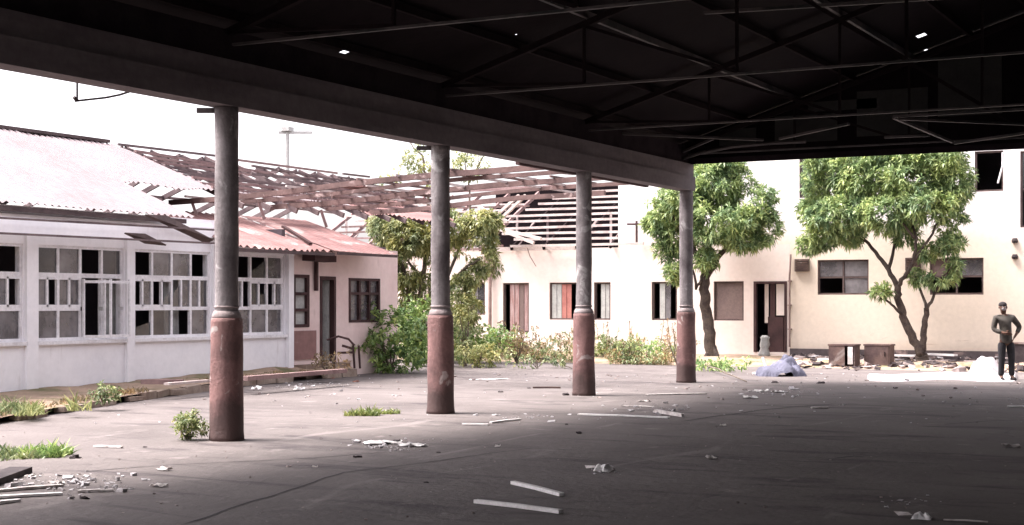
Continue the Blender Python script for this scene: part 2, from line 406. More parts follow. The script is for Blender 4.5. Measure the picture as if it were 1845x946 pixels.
ribbon([(150, 850), (300, 838), (560, 826), (700, 815)], .02)
ribbon([(1225, 760), (1380, 738), (1500, 728), (1620, 733)], .05)
ribbon([(1040, 818), (1150, 812), (1290, 806)], .012)
ribbon([(1500, 826), (1540, 822), (1560, 824)], .04)
ribbon([(1700, 765), (1780, 759), (1860, 757)], .04)

# ================================================================== SHED
XB = -11.6; YC = [14.42 + 5.07 * k for k in (-1, 0, 1, 2, 3)]; YC[-1] = 29.6
shed = empty('open_shed', (XB, 20, 0), 'large dark open sided shed with round columns, steel roof trusses and near black roof overhead', 'shed')
for ci, y in enumerate(YC):
    rb, ru = .205, .142
    low = MB(); prof = [(rb*1.04, 0), (rb*1.03, .05)]
    prof += [(rb - .012 * k / 12, .1 + 1.33 * k / 12) for k in range(13)] + [(rb*.93, 1.475), (rb*.80, 1.49)]
    low.lathe((XB, y), prof, 36, .012)
    c = low.build('column', 'col_red', shed, smooth=True)
    up = MB(); pr = [(ru*1.0, 1.50 + 2.55 * k / 26) for k in range(27)]
    up.lathe((XB, y), pr, 32, .010); up.build('shaft', 'col_grey', c, smooth=True)
    lip = MB(); lip.lathe((XB, y), [(ru*1.22, 1.478), (ru*1.28, 1.50), (ru*1.2, 1.53), (ru*1.1, 1.565), (ru*1.02, 1.57)], 32, .005)
    lip.lathe((XB, y), [(ru*1.05, 1.60), (ru*1.09, 1.615), (ru*1.05, 1.63)], 32)
    lip.build('collar', 'lip', c, smooth=True)
mb = MB()
mb.box((XB - .17, -9, 4.04), (XB + .15, 29.75, 4.33)); mb.box((XB - .17, -9, 4.333), (XB + .11, 29.75, 4.60))
mb.build('eave_beam', 'beam', shed)
mb = MB(); mb.box((XB - .12, -9, 4.603), (XB + .05, 29.74, 4.97)); mb.build('wall_plate', 'plate', shed)
PIT = .306; ZR0 = 4.96
def zr(x): return ZR0 + PIT * (11.6 - abs(x))
def shedroof(side, holes, name, matn):
    # sheet with true rust holes; x from ridge to eave
    lo, hi = (-12.15, 0.0) if side < 0 else (0.0, 12.15)
    mb = MB(); y0, y1 = -9.3, 29.9
    Xs = sorted({lo, hi, *[v for h in holes for v in (h[0], h[1])]}); Ys = sorted({y0, y1, *[v for h in holes for v in (h[2], h[3])]})
    for i in range(len(Xs) - 1):
        for j in range(len(Ys) - 1):
            mx, my = (Xs[i]+Xs[i+1])/2, (Ys[j]+Ys[j+1])/2
            if any(h[0] < mx < h[1] and h[2] < my < h[3] for h in holes): continue
            P = [(Xs[i], Ys[j]), (Xs[i+1], Ys[j]), (Xs[i+1], Ys[j+1]), (Xs[i], Ys[j+1])]
            mb.add([(x, y, zr(x) + .16) for x, y in P], [(3, 2, 1, 0)])
    mb.build(name, matn, shed)
def hole(px, py, wx, wy):
    t = (px - 922.5) / F; d = Vector((_d(px).x, _d(px).y, (HOR - py) / F))
    # z = HC + d.z*Y ; zr(x)+.16 with x = d.x*Y  (left slope, x<0)
    Y = (ZR0 + PIT * 11.6 + .16 - HC) / (d.z - PIT * d.x)
    x, y = d.x * Y, d.y * Y
    return (x - wx/2, x + wx/2, y - wy/2, y + wy/2)
H = [hole(622, 93, .10, .14), hole(1660, 64, .16, .22), hole(1668, 90, .06, .08), hole(1697, 94, .05, .09), hole(930, 62, .02, .03)]
H = [h for h in H if h[1] < 0]
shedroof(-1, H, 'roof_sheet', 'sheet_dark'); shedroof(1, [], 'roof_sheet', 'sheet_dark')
# gable cladding with a few lighter panels
mb = MB(); yG = 29.72
xs = [-12.0 + 1.0 * k for k in range(25)]
for i in range(24):
    a, b = xs[i], xs[i+1]
    if a < 0 < b: pass
    mb.add([(a, yG, 4.66), (b, yG, 4.66), (b, yG, zr(b) + .14), (a, yG, zr(a) + .14)], [(0, 1, 2, 3)])
    mb.add([(a, yG + .03, 4.66), (b, yG + .03, 4.66), (b, yG + .03, zr(b) + .14), (a, yG + .03, zr(a) + .14)], [(3, 2, 1, 0)])
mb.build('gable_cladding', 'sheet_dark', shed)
for (a, b, c_, d_) in ((-9.7, -8.4, 4.95, 5.5), (-8.0, -6.6, 5.0, 5.9), (-9.0, -7.6, 5.55, 5.75), (-10.9, -10.1, 4.9, 5.3), (-6.4, -5.2, 5.3, 6.4)):
    mb = MB(); mb.box((a, yG - .02, c_), (b, yG - .005, d_)); mb.build('roof_light', 'sheet_grey', shed)
mb = MB(); mb.box((-12.1, yG - .05, 4.60), (12, yG - .01, 4.72)); mb.build('gable_fascia', 'plate', shed)
mb = MB(); mb.box((11.5, -9, 0), (11.75, 29.7, 5.0)); mb.build('side_wall', 'beam', shed)  # unseen wall, added to keep the shed interior dark
mb = MB(); mb.box((-11.4, -9.2, 0), (11.45, -9.0, 5.0)); mb.build('rear_wall', 'beam', shed)  # unseen end wall, also added to close off light from the interior
for y in YC[:]:
    yt = y if y < 29 else 29.45
    ch = MB(); ch.bar((-11.5, yt, 4.79), (11.5, yt, 4.79), .05, .03)
    tr = ch.build('roof_truss', 'steel', shed)
    for sgn in (-1, 1):
        rf = MB(); rf.bar((sgn * 11.6, yt, 4.93), (0, yt, zr(0) - .03), .09, .09); rf.build('rafter', 'steel_dark', tr)
    nodes = [-11.5, -9.2, -6.9, -4.6, -2.3, 0]
    for sgn in (-1, 1):
        for k in range(len(nodes) - 1):
            a, b = nodes[k] * sgn, nodes[k+1] * sgn
            if k % 1 == 0 and k > 0:
                wb = MB(); wb.bar((a, yt, 4.82), (a, yt, zr(a) - .06), .04, .04); wb.build('web_member', 'steel_dark', tr)
            wb = MB(); wb.bar((b, yt, 4.82), (a, yt, zr(a) - .05), .045, .045); wb.build('web_member', 'steel' if (k == 3 and sgn < 0) else 'steel_dark', tr)
for k in range(11):
    x = -11.4 + 1.13 * k
    pu = MB(); pu.bar((x, -9, zr(x) + .08), (x, 29.68, zr(x) + .08), .06, .10); pu.build('purlin', 'steel' if k in (2, 4, 7) else 'steel_dark', shed)
# knee braces and loose tie rods under the roof near the far end
for (p, q, mt) in ((onY(1610, 212, 27.5), onY(1716, 256, 29.3), 'steel'), (onY(1610, 210, 27.5), onY(1860, 196, 27.0), 'steel'),
               (onY(1618, 214, 27.4), onY(1850, 224, 28.6), 'steel'), (onY(1405, 250, 28.9), onY(1530, 223, 27.8), 'steel'),
               (onY(1100, 240, 26.0), onY(1375, 252, 28.4), 'steel'), (onY(1720, 258, 29.2), onY(1860, 238, 28.0), 'steel'),
               (onY(1594, 247, 29.0), onY(1675, 244, 28.8), 'steel'), (onY(1210, 282, 29.4), onY(1285, 250, 29.0), 'steel'),
               (onY(1270, 23, 21.0), onY(1860, -14, 20.0), 'steel')):
    mb = MB(); mb.bar(p, q, .055, .045); mb.build('tie_rod', mt, shed)
# curved drooping gutter strap at the far corner
pts = [onY(px, py, 29.3) for px, py in ((1215, 291), (1260, 276), (1320, 264), (1390, 258), (1452, 255))]
mb = MB(); mb.tube(pts, .035, 6); mb.build('gutter_strap', 'steel', shed)
# small bracket stub on the first full column, and one on the second
for px, py, y in ((352, 201, YC[1]), (748, 268, YC[2])):
    p = onX(px, py, XB - .15); q = Vector((XB - .1, y, p.z - .0)); q.y = y
    p.z = onY(px, py, y - .1).z; mb = MB(); mb.bar((XB - rt.x * .13, y - rt.y * .13, p.z), (XB - rt.x * .36, y - rt.y * .36, p.z), .06, .06); mb.build('bracket', 'dark_bit', shed)
# thin bent rod hanging from the beam
p0, p1, p2 = onX(139, 128, -12.0), onX(139, 181, -12.0), onX(240, 163, -12.0)
mb = MB(); mb.tube([p0, p1], .012, 6); mb.tube([p1 + Vector((0, -.03, -.01)), onX(190, 176, -12), onX(215, 171, -12), p2, p2 + Vector((0, .1, .12))], .014, 6)
mb.tube([p1, p1 + Vector((0, -.05, 0.03))], .02, 6)
mb.build('bent_rod', 'dark_bit', loc=p0, label='thin bent metal rod hanging under the shed beam against the white sky', cat='rod')

# ================================================================== LEFT BUILDING
def yL(px): return yx(px, XL)
Y0, Y1 = 9.0, 36.0
YS = yL(521)                    # white section ends, pink section starts
YE = yL(716)
left = empty('long_bungalow', (-24, 24, 0), 'long low derelict white building with grid windows, pale sheet roof and red lean-to roof', 'building')
bays = [(yL(-170), yL(42)), (yL(66), yL(223)), (yL(240), yL(379)), (yL(392), yL(512))]
ZW0, ZW1 = 1.00, 2.70
mb = MB(); mb.wall('x', XL, Y0, yL(388), 2.95, 3.36, [], -.2); mb.wall('x', XL, Y0, YS, 0, 2.95, [(a, b, ZW0, ZW1) for a, b in bays], -.2)
mb.build('front_wall', 'white_wall', left)
# pilasters
for a in ((42, 66), (223, 240), (379, 392)):
    a0, a1 = yL(a[0]), yL(a[1]); mb = MB(); mb.box((XL + .002, a0 + .02, 0), (XL + .07, a1 - .02, 2.95)); mb.build('pilaster', 'white_wall', left)
mb = MB(); mb.box((XL + .002, yL(514), .1), (XL + .10, yL(523), 2.75)); mb.build('pilaster', 'white_wall', left)
# sill band
for a, b in bays:
    mb = MB(); mb.box((XL + .002, a - .03, ZW0 - .07), (XL + .07, b + .03, ZW0 - .005)); mb.build('sill', 'frame_white', left)
def gridwindow(a, b, idx):
    fr = MB(); t = .055; xf = XL - .06
    def B(y0, y1, z0, z1, dx=0): fr.box((xf - .03 + dx, y0, z0), (xf + .03 + dx, y1, z1))
    n = 4; Wd = (b - a) / n
    B(a, b, ZW0, ZW0 + .05); B(a, b, ZW1 - .05, ZW1)
    rows = [(ZW0 + .05, 1.53), (1.60, 2.13), (2.21, ZW1 - .05)]
    B(a, b, 1.53, 1.60) if idx != 1 else B(a, a + 2 * Wd, 1.53, 1.60)
    B(a, b, 2.13, 2.21)
    gl = []; 
    for k in range(n + 1):
        yy = a + k * Wd
        y0_, y1_ = max(a, yy - t/2), min(b, yy + t/2)
        if k in (0, n): y0_, y1_ = (a, a + t) if k == 0 else (b - t, b)
        for (z0, z1) in rows: B(y0_, y1_, z0, z1)
        if k in (0,) : continue
    for k in range(n):
        y0, y1 = a + k * Wd + t/2, a + (k + 1) * Wd - t/2
        if k == 0: y0 = a + t
        if k == n - 1: y1 = b - t
        for r, (z0, z1) in enumerate(rows):
            openb = idx == 1 and k >= 2 and r < 2
            if openb: continue
            ym = (y0 + y1) / 2
            if r == 1:
                B(ym - .022, ym + .022, z0, z1)
                if random.random() < .5: B(y0, y1, z0, z0 + .04); B(y0, y1, z1 - .04, z1)
                cells = [(y0, ym - .022), (ym + .022, y1)]
            else: cells = [(y0, y1)]
            for c0, c1 in cells:
                q = random.random()
                if q < (.05 if r == 0 else .20 if r == 1 else .36): continue
                tgt = MB(); gl.append((tgt, 'glass_dusty' if q < .68 else 'glass'))
                if q > .9:   # broken: only a shard is left
                    tgt.add([(xf, c0, z0), (xf, c1, z0), (xf, c1, z0 + (z1 - z0) * random.uniform(.2, .9)), (xf, c0, z0 + (z1 - z0) * random.uniform(.1, .5))], [(0, 1, 2, 3)])
                else:
                    tgt.add([(xf, c0, z0), (xf, c1, z0), (xf, c1, z1), (xf, c0, z1)], [(0, 1, 2, 3)])
    o = fr.build('window', 'frame_white', left)
    for g_, k_ in gl: g_.build('pane', k_, o)
    return o
for i, (a, b) in enumerate(bays): gridwindow(a, b, i)
# casement leaves hanging open, in the second bay
a, b = bays[1]; Wd = (b - a) / 4
for yy, w_ in ((a + 2.05 * Wd, .0), (a + 3.02 * Wd, .25)):
    mb = MB(); p = Vector((XL + .02, yy, 0)); dirv = Vector((.5, .35, 0)).normalized() if w_ == 0 else Vector((.3, .6, 0)).normalized()
    L = .48
    for z0, z1 in ((1.06, 1.10), (2.06, 2.10)): mb.bar(p + Vector((0, 0, z0)), p + dirv * L + Vector((0, 0, z0)), .03, .05)
    for s_ in (0, L): mb.bar(p + dirv * s_ + Vector((0, 0, 1.05)), p + dirv * s_ + Vector((0, 0, 2.11)), .03, .045)
    mb.build('open_casement', 'frame_white', left)
# curtains / hung cloths inside
for px, wd in ((215, .5), (100, .3), (330, .45), (20, .5)):
    yy = yL(px); mb = MB(); n_ = 14
    vs = []
    for k in range(n_ + 1):
        q = yy - wd/2 + wd * k / n_; dx = .03 * math.sin(k * 2.1)
        vs += [(XL - .3 + dx, q, 1.0), (XL - .3 + dx * .5, q, 2.2)]
    mb.add(vs, [(2*k, 2*k+2, 2*k+3, 2*k+1) for k in range(n_)]); mb.build('curtain', 'pale_cloth', left)
# pink section
doorY = (yL(576), yL(604)); winY = (yL(628), yL(684)); stripY = (yL(527), yL(556))
pd = .33
mb = MB(); mb.wall('x', XL + .004, YS, YE, 0, 2.95, [(doorY[0], doorY[1], pd, 2.28), (winY[0], winY[1], 1.22, 2.26), (stripY[0], stripY[1], 1.15, 2.30)], -.2)
mb.build('front_wall', 'pink_wall', left)
mb = MB(); mb.wall('y', YE, -27.5, XL - .19, 0, 2.95, [], -.15); mb.build('end_wall', 'pink_wall', left)
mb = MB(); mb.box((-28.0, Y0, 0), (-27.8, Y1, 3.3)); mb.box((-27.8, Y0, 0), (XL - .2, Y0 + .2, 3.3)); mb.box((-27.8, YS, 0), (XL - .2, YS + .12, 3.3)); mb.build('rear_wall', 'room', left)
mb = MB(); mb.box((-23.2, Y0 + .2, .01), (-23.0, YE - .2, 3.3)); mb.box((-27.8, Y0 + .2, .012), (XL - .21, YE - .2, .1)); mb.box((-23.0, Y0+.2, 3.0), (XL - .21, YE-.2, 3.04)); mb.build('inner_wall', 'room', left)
# strip window beside door
mb = MB(); x = XL + .0
for z in (1.17, 1.52, 1.88, 2.27): mb.box((x - .08, stripY[0], z - .035), (x + .02, stripY[1], z + .035))
for y in (stripY[0] + .04, stripY[1] - .04): mb.box((x - .08, y - .045, 1.15), (x + .025, y + .045, 2.3))
o = mb.build('window', 'frame_dark', left); g_ = MB(); g_.add([(x - .05, stripY[0], 1.15), (x - .05, stripY[1], 1.15), (x - .05, stripY[1], 2.3), (x - .05, stripY[0], 2.3)], [(0, 1, 2, 3)]); g_.build('pane', 'pale_cloth', o)
# door + frame
mb = MB()
for y in (doorY[0] + .04, doorY[1] - .04): mb.box((x - .1, y - .04, pd), (x + .025, y + .04, 2.28))
mb.box((x - .1, doorY[0] + .08, 2.2), (x + .025, doorY[1] - .08, 2.28)); o = mb.build('door_frame', 'frame_dark', left)
mb = MB(); p = Vector((XL - .1, doorY[1] - .1, 0)); dv = Vector((-.93, -.35, 0)); mb.bar(p + Vector((0, 0, 1.26)), p + dv * .75 + Vector((0, 0, 1.26)), .04, 1.86); mb.build('door', 'pale_cloth', left)
mb = MB(); mb.box((XL + .01, YS + .15, 0.0), (XL + .35, doorY[1] + .1, pd - .02)); mb.build('doorstep', 'kerb', left)
mb = MB(); mb.box((XL + .03, stripY[0] - .1, .42), (XL + .035, stripY[1] + .25, 1.06)); mb.build('faded_panel', 'roof_red', left)
mb = MB(); mb.bar((XL + .06, yL(566), 1.95), (XL + .06, yL(566), 2.78), .07, .07); mb.build('drainpipe', 'frame_dark', left)
# pink window
mb = MB(); n_ = 3
for k in range(n_ + 1):
    y = winY[0] + .035 + (winY[1] - winY[0] - .07) * k / n_; mb.box((x - .09, y - .035, 1.22), (x + .02, y + .035, 2.26))
for z in (1.25, 1.9, 2.23): mb.box((x - .085, winY[0], z - .03), (x + .015, winY[1], z + .03))
o = mb.build('window', 'frame_dark', left)
g_ = MB(); g_.add([(x - .05, winY[0], 1.22), (x - .05, winY[1], 1.22), (x - .05, winY[1], 2.26), (x - .05, winY[0], 2.26)], [(0, 1, 2, 3)]); g_.build('pane', 'glass_dusty', o)
# corrugated sheets
EX, EZ, RX, RZ = -19.15, 3.34, -24.0, 5.30
def mainz(x): return EZ + (EX - x) / (EX - RX) * (RZ - EZ)
def corr(name, matn, y0, y1, f0, f1, zoff=0, amp=.022, pitch=.17, parent=None, zf=mainz, xa=EX, xb=RX, nseg=4, **k):
    mb = MB(); n_ = int((y1 - y0) / pitch * 6); vs = []; fs = []
    for i in range(n_ + 1):
        y = y0 + (y1 - y0) * i / n_; a, b = f0(y), f1(y)
        for j in range(nseg + 1):
            t = a + (b - a) * j / nseg; x = xa + (xb - xa) * t
            vs.append((x, y, zf(x) + zoff + amp * math.sin(2 * math.pi * y / pitch) + .02 * mnoise.noise(Vector((x * .6, y * .6, 0)))))
    for i in range(n_):
        for j in range(nseg): fs.append((i*(nseg+1)+j, (i+1)*(nseg+1)+j, (i+1)*(nseg+1)+j+1, i*(nseg+1)+j+1))
    mb.add(vs, fs); return mb.build(name, matn, parent, **k)
yA = yx(205, RX); yB = yx(372, -21.6); yEnd = yx(352, EX)
def top1(y):
    if y < yA: return 1.0
    return max(.42, 1 - (y - yA) / (yB - yA) * .58)
corr('roof_sheet', 'roof_pale', Y0 - .2, yEnd, lambda y: 0, top1, parent=left)
corr('roof_sheet', 'roof_pale', yEnd + .002, 31.0, lambda y: .40 + .02 * math.sin(y * 3), lambda y: max(.46, top1(y)) + .05 * mnoise.noise(Vector((y, 0, 0))), parent=left, zoff=-.02)
corr('roof_sheet', 'roof_red', 31.01, 35.6, lambda y: .30 + .03 * math.sin(y * 2), lambda y: .52 + .08 * math.sin(y * 1.7), parent=left, zoff=-.04)
mb = MB(); mb.bar((RX, Y0, RZ + .03), (RX, yA - .2, RZ + .03), .16, .07); mb.build('ridge_cap', 'edge', left)
mb = MB(); mb.box((EX - .10, Y0, EZ - .13), (EX - .05, yEnd - .2, EZ - .045)); mb.build('fascia', 'edge', left)
mb = MB(); mb.box((XL + .002, Y0, 3.0), (XL + .10, yL(384), 3.20)); mb.build('fascia', 'white_wall', left)
# rear slope
mb = MB(); mb.add([(RX, Y0 - .2, RZ), (RX, yA - .3, RZ), (-28.6, yA - .3, 3.34), (-28.6, Y0 - .2, 3.34)], [(0, 1, 2, 3)]); mb.build('roof_sheet', 'roof_pale', left)
mb = MB(); mb.add([(EX, Y0 - .15, EZ), (RX, Y0 - .15, RZ), (-28.6, Y0 - .15, 3.34)], [(0, 1, 2)]); mb.build('gable', 'white_wall', left)
# bare rafters and battens where the sheets are gone
y = yA + .3
while y < Y1:
    j = random.uniform(-.08, .08)
    mb = MB(); mb.bar((EX - 1.4, y, mainz(EX - 1.4) - .12), (RX, y + j, RZ - .08 + random.uniform(-.06, .02)), .06, .12); mb.build('rafter', 'wood_grey', left)
    if random.random() < .7:
        mb = MB(); mb.bar((RX, y, RZ - .08), (-27.8, y + random.uniform(-.3, .3), 3.7), .06, .12); mb.build('rafter', 'wood_grey', left)
    y += random.uniform(.75, 1.05)
for k in range(11):
    t = .44 + .56 * k / 10; x = EX + (RX - EX) * t
    ya = max(yA + .3, yA + (1 - t) / .58 * (yB - yA)) - .2
    segs = [(ya, ya + random.uniform(3, 6))]; 
    while segs[-1][1] < Y1 - 1: s0 = segs[-1][1] + random.choice((0, .1, .8, 1.5)); segs.append((s0, min(Y1 + random.uniform(-.5, .6), s0 + random.uniform(2, 5))))
    for s0, s1 in segs:
        if s1 - s0 < .3: continue
        z = mainz(x); mb = MB(); mb.bar((x + random.uniform(-.05, .05), s0, z + random.uniform(-.04, .04)), (x + random.uniform(-.12, .12), s1, z + random.uniform(-.10, .05)), .05, .055)
        mb.build('batten', random.choice(('wood_grey', 'wood_grey', 'wood_mid')), left)
# battens of the rear slope seen through
for k in range(5):
    x = RX - .5 - .8 * k; z = RZ - (RX - x) * .43; mb = MB(); mb.bar((x, yA + 1, z), (x + .1, Y1 - random.uniform(0, 3), z), .05, .06); mb.build('batten', 'wood_grey', left)
# lean-to red roof
LX, LZ, LX2, LZ2 = -18.95, 2.80, -21.5, 3.64
def leanz(x): return LZ + (LX - x) / (LX - LX2) * (LZ2 - LZ)
yl0 = yx(330, -20.4)
def lf0(y):
    return max(0, (yx(395, LX) - y) / (yx(395, LX) - yl0) * .75) if y < yx(395, LX) else 0 + .015 * math.sin(y * 5)
corr('lean_to_sheet', 'roof_red', yl0, yx(600, LX), lf0, lambda y: 1.0, parent=left, zf=leanz, xa=LX, xb=LX2, amp=.03, pitch=.22)
yLE = yx(714, LX)
corr('lean_to_sheet', 'roof_red', yx(600, LX) + .02, yLE, lambda y: -.02, lambda y: 1.02, parent=left, zf=leanz, xa=LX, xb=LX2, amp=.006, pitch=.22, zoff=.03)
mb = MB(); mb.bar((LX + .03, yx(395, LX), LZ - .06), (LX + .03, yx(600, LX), LZ - .06), .04, .07); mb.bar((LX + .05, yx(600, LX) + .1, LZ - .03), (LX + .05, yLE - .05, LZ - .03), .03, .06); mb.build('fascia', 'edge', left)
mb = MB(); mb.bar((LX - .5, yx(590, LX), LZ - .12), (LX - .5, yx(628, LX), LZ - .14), .35, .14); mb.build('sagging_board', 'frame_dark', left)
mb = MB(); mb.bar(onX(510, 412, -20.2) + Vector((0, 0, .05)), onX(560, 443, -19.3) + Vector((0, 0, .05)), .10, .05); mb.build('loose_board', 'frame_dark', left)
# stripped veranda rails in front of the white wall, with a scrap of brown sheet
for (pa, pb) in (((-150, 384), (398, 415)), ((-150, 413), (398, 439))):
    a_, b_ = onX(*pa, -18.7), onX(*pb, -18.7); z = (a_.z + b_.z) / 2
    mb = MB(); mb.bar((-18.7, a_.y, a_.z), (-18.7, b_.y, b_.z), .035, .035); mb.build('veranda_rail', 'wood_grey', left)
for (pts_) in (((262, 386), (300, 388), (385, 432), (372, 437)), ((225, 419), (262, 421), (300, 441), (262, 437))):
    P = [onX(px, py, -18.66 - .1 * i) for i, (px, py) in enumerate(pts_)]; mb = MB()
    mb.add(P + [p + Vector((-.02, 0, -.02)) for p in P], [(0,1,2,3),(7,6,5,4),(0,4,5,1),(1,5,6,2),(2,6,7,3),(3,7,4,0)]); mb.build('sheet_scrap', 'frame_brown', left)
mb = MB()
for (pa, pb) in (((-150, 395), (345, 424)),): 
    a_, b_ = onX(*pa, -19.0), onX(*pb, -19.0); mb.bar(a_, b_, .03, .26)
mb.build('veranda_soffit', 'white_wall', left)

# ================================================================== STRIPPED CANOPY FRAME between bungalow and shed
can = empty('canopy_frame', (-16.5, 28, 0), 'stripped rust red canopy frame of long purlins linking the bungalow roof to the shed beam', 'canopy frame')
def cz(x): return 4.30 - (-12.4 - x) * .045
ys = [(25.4, -22.0, -12.45), (26.5, -21.0, -12.45), (28.1, -21.3, -12.45), (29.6, -20.8, -12.45), (31.2, -20.6, -14.2)]
for i, (y, a, b) in enumerate(ys):
    mb = MB(); n_ = 6
    for k in range(n_):
        xa, xb_ = a + (b - a) * k / n_, a + (b - a) * (k + 1) / n_
        mb.bar((xa, y + .03 * math.sin(k), cz(xa) - .03 * math.sin(k * 1.3)), (xb_, y + .03 * math.sin(k + 1), cz(xb_) - .03 * math.sin((k + 1) * 1.3)), .07 if i % 2 else .09, .11 if i % 2 == 0 else .08)
    mb.build('purlin', 'wood_red', can)
x = -21.4
while x < -12.8:
    y0_, y1_ = (25.2, 31.4) if x < -14.4 else (25.2, 29.9)
    if random.random() < .75:
        a = y0_ + (random.choice((0, 0, 1.2, 2.7))); b = y1_ - random.choice((0, 0, 1.5, 3))
        mb = MB(); mb.bar((x, a, cz(x) + .08), (x + random.uniform(-.2, .2), b, cz(x) + .07 + random.uniform(-.04, .02)), .045, .045); mb.build('batten', random.choice(('wood_red', 'wood_red', 'wood_pale', 'wood_mid')), can)
    x += random.uniform(.35, .6)
for i, (px, y) in enumerate(((791, 28.1),)):
    p = onY(px, HOR, y); mb = MB(); mb.bar((p.x, y, 0), (p.x, y, cz(p.x) - .05), .045, .045); mb.build('post', 'wood_mid', can)
for (px, y) in ((345, 25.4), (465, 26.5), (578, 29.6)):
    x = xy(px, y); mb = MB(); mb.bar((x, y, cz(x)), (x + .1, y + .1, cz(x) - .42), .06, .06); mb.build('strut', 'wood_mid', can)
# broken sheets still on it
for (x, y, w_, l_) in ((-17.4, 29.0, 1.2, .9), (-15.2, 26.3, 1.0, .7), (-19.0, 30.1, 1.3, .9), (-18.3, 27.2, .9, .7)):
    rz = Matrix.Rotation(random.uniform(-.4, .4), 3, 'Z') @ Matrix.Rotation(random.uniform(-.1, .1), 3, 'X')
    mb = MB(); mb.box((x - w_/2, y - l_/2, cz(x) + .12), (x + w_/2, y + l_/2, cz(x) + .135), rz); mb.build('loose_sheet', 'roof_red', can)
# dark edge member below the shed eave
yE0, yE1 = yx(935, -12.35), yx(1168, -12.35)
mb = MB(); mb.box((-12.42, yE0, 4.28), (-12.30, yE1, 4.36)); mb.box((-12.42, yE0, 4.12), (-12.34, yE1, 4.17)); mb.build('edge_member', 'frame_dark', can)
y = yE0 + .05
for k, ln in enumerate((1.5, .4, .55, .25, .5)):
    if y + ln > yE1: break
    mb = MB(); mb.box((-12.40, y, 4.175), (-12.36, min(yE1, y + ln), 4.275)); mb.build('edge_board', 'frame_dark', can); y += ln + .45

# ================================================================== FAR SINGLE-STOREY BUILDING
def XF(px): return xy(px, YF)
xs0, xs1 = -32.0, XF(1424)
far = empty('roofless_annex', ((xs0 + xs1) / 2, YF + 3, 0), 'pale pink single storey building with bare roof battens behind the columns and weeds', 'building')
ops = [(XF(846), XF(874), 1.30, 2.35), (XF(906), XF(953), .75, 2.33), (XF(990), XF(1048), 1.16, 2.33), (XF(1070), XF(1100), 1.16, 2.33),
       (XF(1174), XF(1220), 1.16, 2.33), (XF(1286), XF(1340), 1.16, 2.33), (XF(1358), XF(1418), .24, 2.32), (XF(770), XF(800), 1.2, 2.3)]
mb = MB(); mb.wall('y', YF, xs0, xs1, 0, 3.40, ops, .2); mb.build('front_wall', 'far_white', far)
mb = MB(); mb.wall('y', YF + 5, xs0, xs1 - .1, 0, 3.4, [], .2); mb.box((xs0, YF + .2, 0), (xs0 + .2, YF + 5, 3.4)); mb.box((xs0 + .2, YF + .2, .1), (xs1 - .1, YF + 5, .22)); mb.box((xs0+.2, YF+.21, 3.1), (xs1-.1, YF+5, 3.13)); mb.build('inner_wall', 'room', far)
def infill(o_, name, mats, sub):
    a, b, z0, z1 = o_
    fr = MB()
    for xx in (a + .03, b - .03): fr.box((xx - .03, YF + .05, z0), (xx + .03, YF + .12, z1))
    for zz in (z0 + .025, z1 - .025): fr.box((a + .06, YF + .05, zz - .025), (b - .06, YF + .12, zz + .025))
    o = fr.build('window', 'frame_brown', far)
    n_ = len(mats); 
    for i, k in enumerate(mats):
        if k is None: continue
        x0, x1 = a + .06 + (b - a - .12) * i / n_, a + .06 + (b - a - .12) * (i + 1) / n_
        mb = MB(); mb.box((x0 + .005, YF + .06 + .012 * i, z0 + .05), (x1 - .005, YF + .075 + .012 * i, z1 - .05)); mb.build(sub, k, o)
infill(ops[0], 'w', ['glass_dusty', 'glass'], 'pane'); infill(ops[1], 'w', [None, 'curtain_brown', 'curtain_brown', 'brown_board', 'curtain_brown'], 'curtain')
infill(ops[2], 'w', ['pale_cloth', 'pale_cloth', 'red_cloth', 'red_cloth', None, 'red_cloth'], 'curtain')
infill(ops[3], 'w', [None, 'pale_cloth', 'pale_cloth'], 'shutter'); infill(ops[4], 'w', [None, 'pale_cloth', 'glass_dusty', None], 'pane')
infill(ops[5], 'w', ['brown_board'], 'board'); infill(ops[7], 'w', ['glass', None], 'pane')
# doorway with broken door
a, b, z0, z1 = ops[6]; mb = MB()
for xx in (a + .04, b - .04): mb.box((xx - .04, YF - .02, z0), (xx + .04, YF + .12, z1))
mb.box((a + .08, YF - .02, z1 - .07), (b - .08, YF + .12, z1)); mb.build('door_frame', 'frame_dark', far)
mb = MB(); mb.box((XF(1382), YF + .08, z0), (XF(1410), YF + .12, 1.28)); mb.box((XF(1386), YF + .08, 1.28), (XF(1395), YF + .12, z1 - .07)); mb.build('door', 'frame_dark', far)
mb = MB(); mb.box((XF(1397), YF + .09, 1.32), (XF(1415), YF + .11, z1 - .08)); mb.build('door_panel', 'far_white', far)
mb = MB(); mb.box((XF(1375), YF + .14, 1.1), (XF(1382), YF + .16, z1 - .08)); mb.build('door_panel', 'far_white', far)
mb = MB(); mb.tube([(XF(886), YF - .12, .3), (XF(886), YF - .12, 3.2), (XF(884), YF - .3, 3.38)], .06, 8); mb.build('downpipe', 'gutter', far)
mb = MB(); mb.box((XF(878), YF - .2, 2.6), (XF(893), YF - .02, 3.35)); mb.build('rain_head', 'gutter', far)
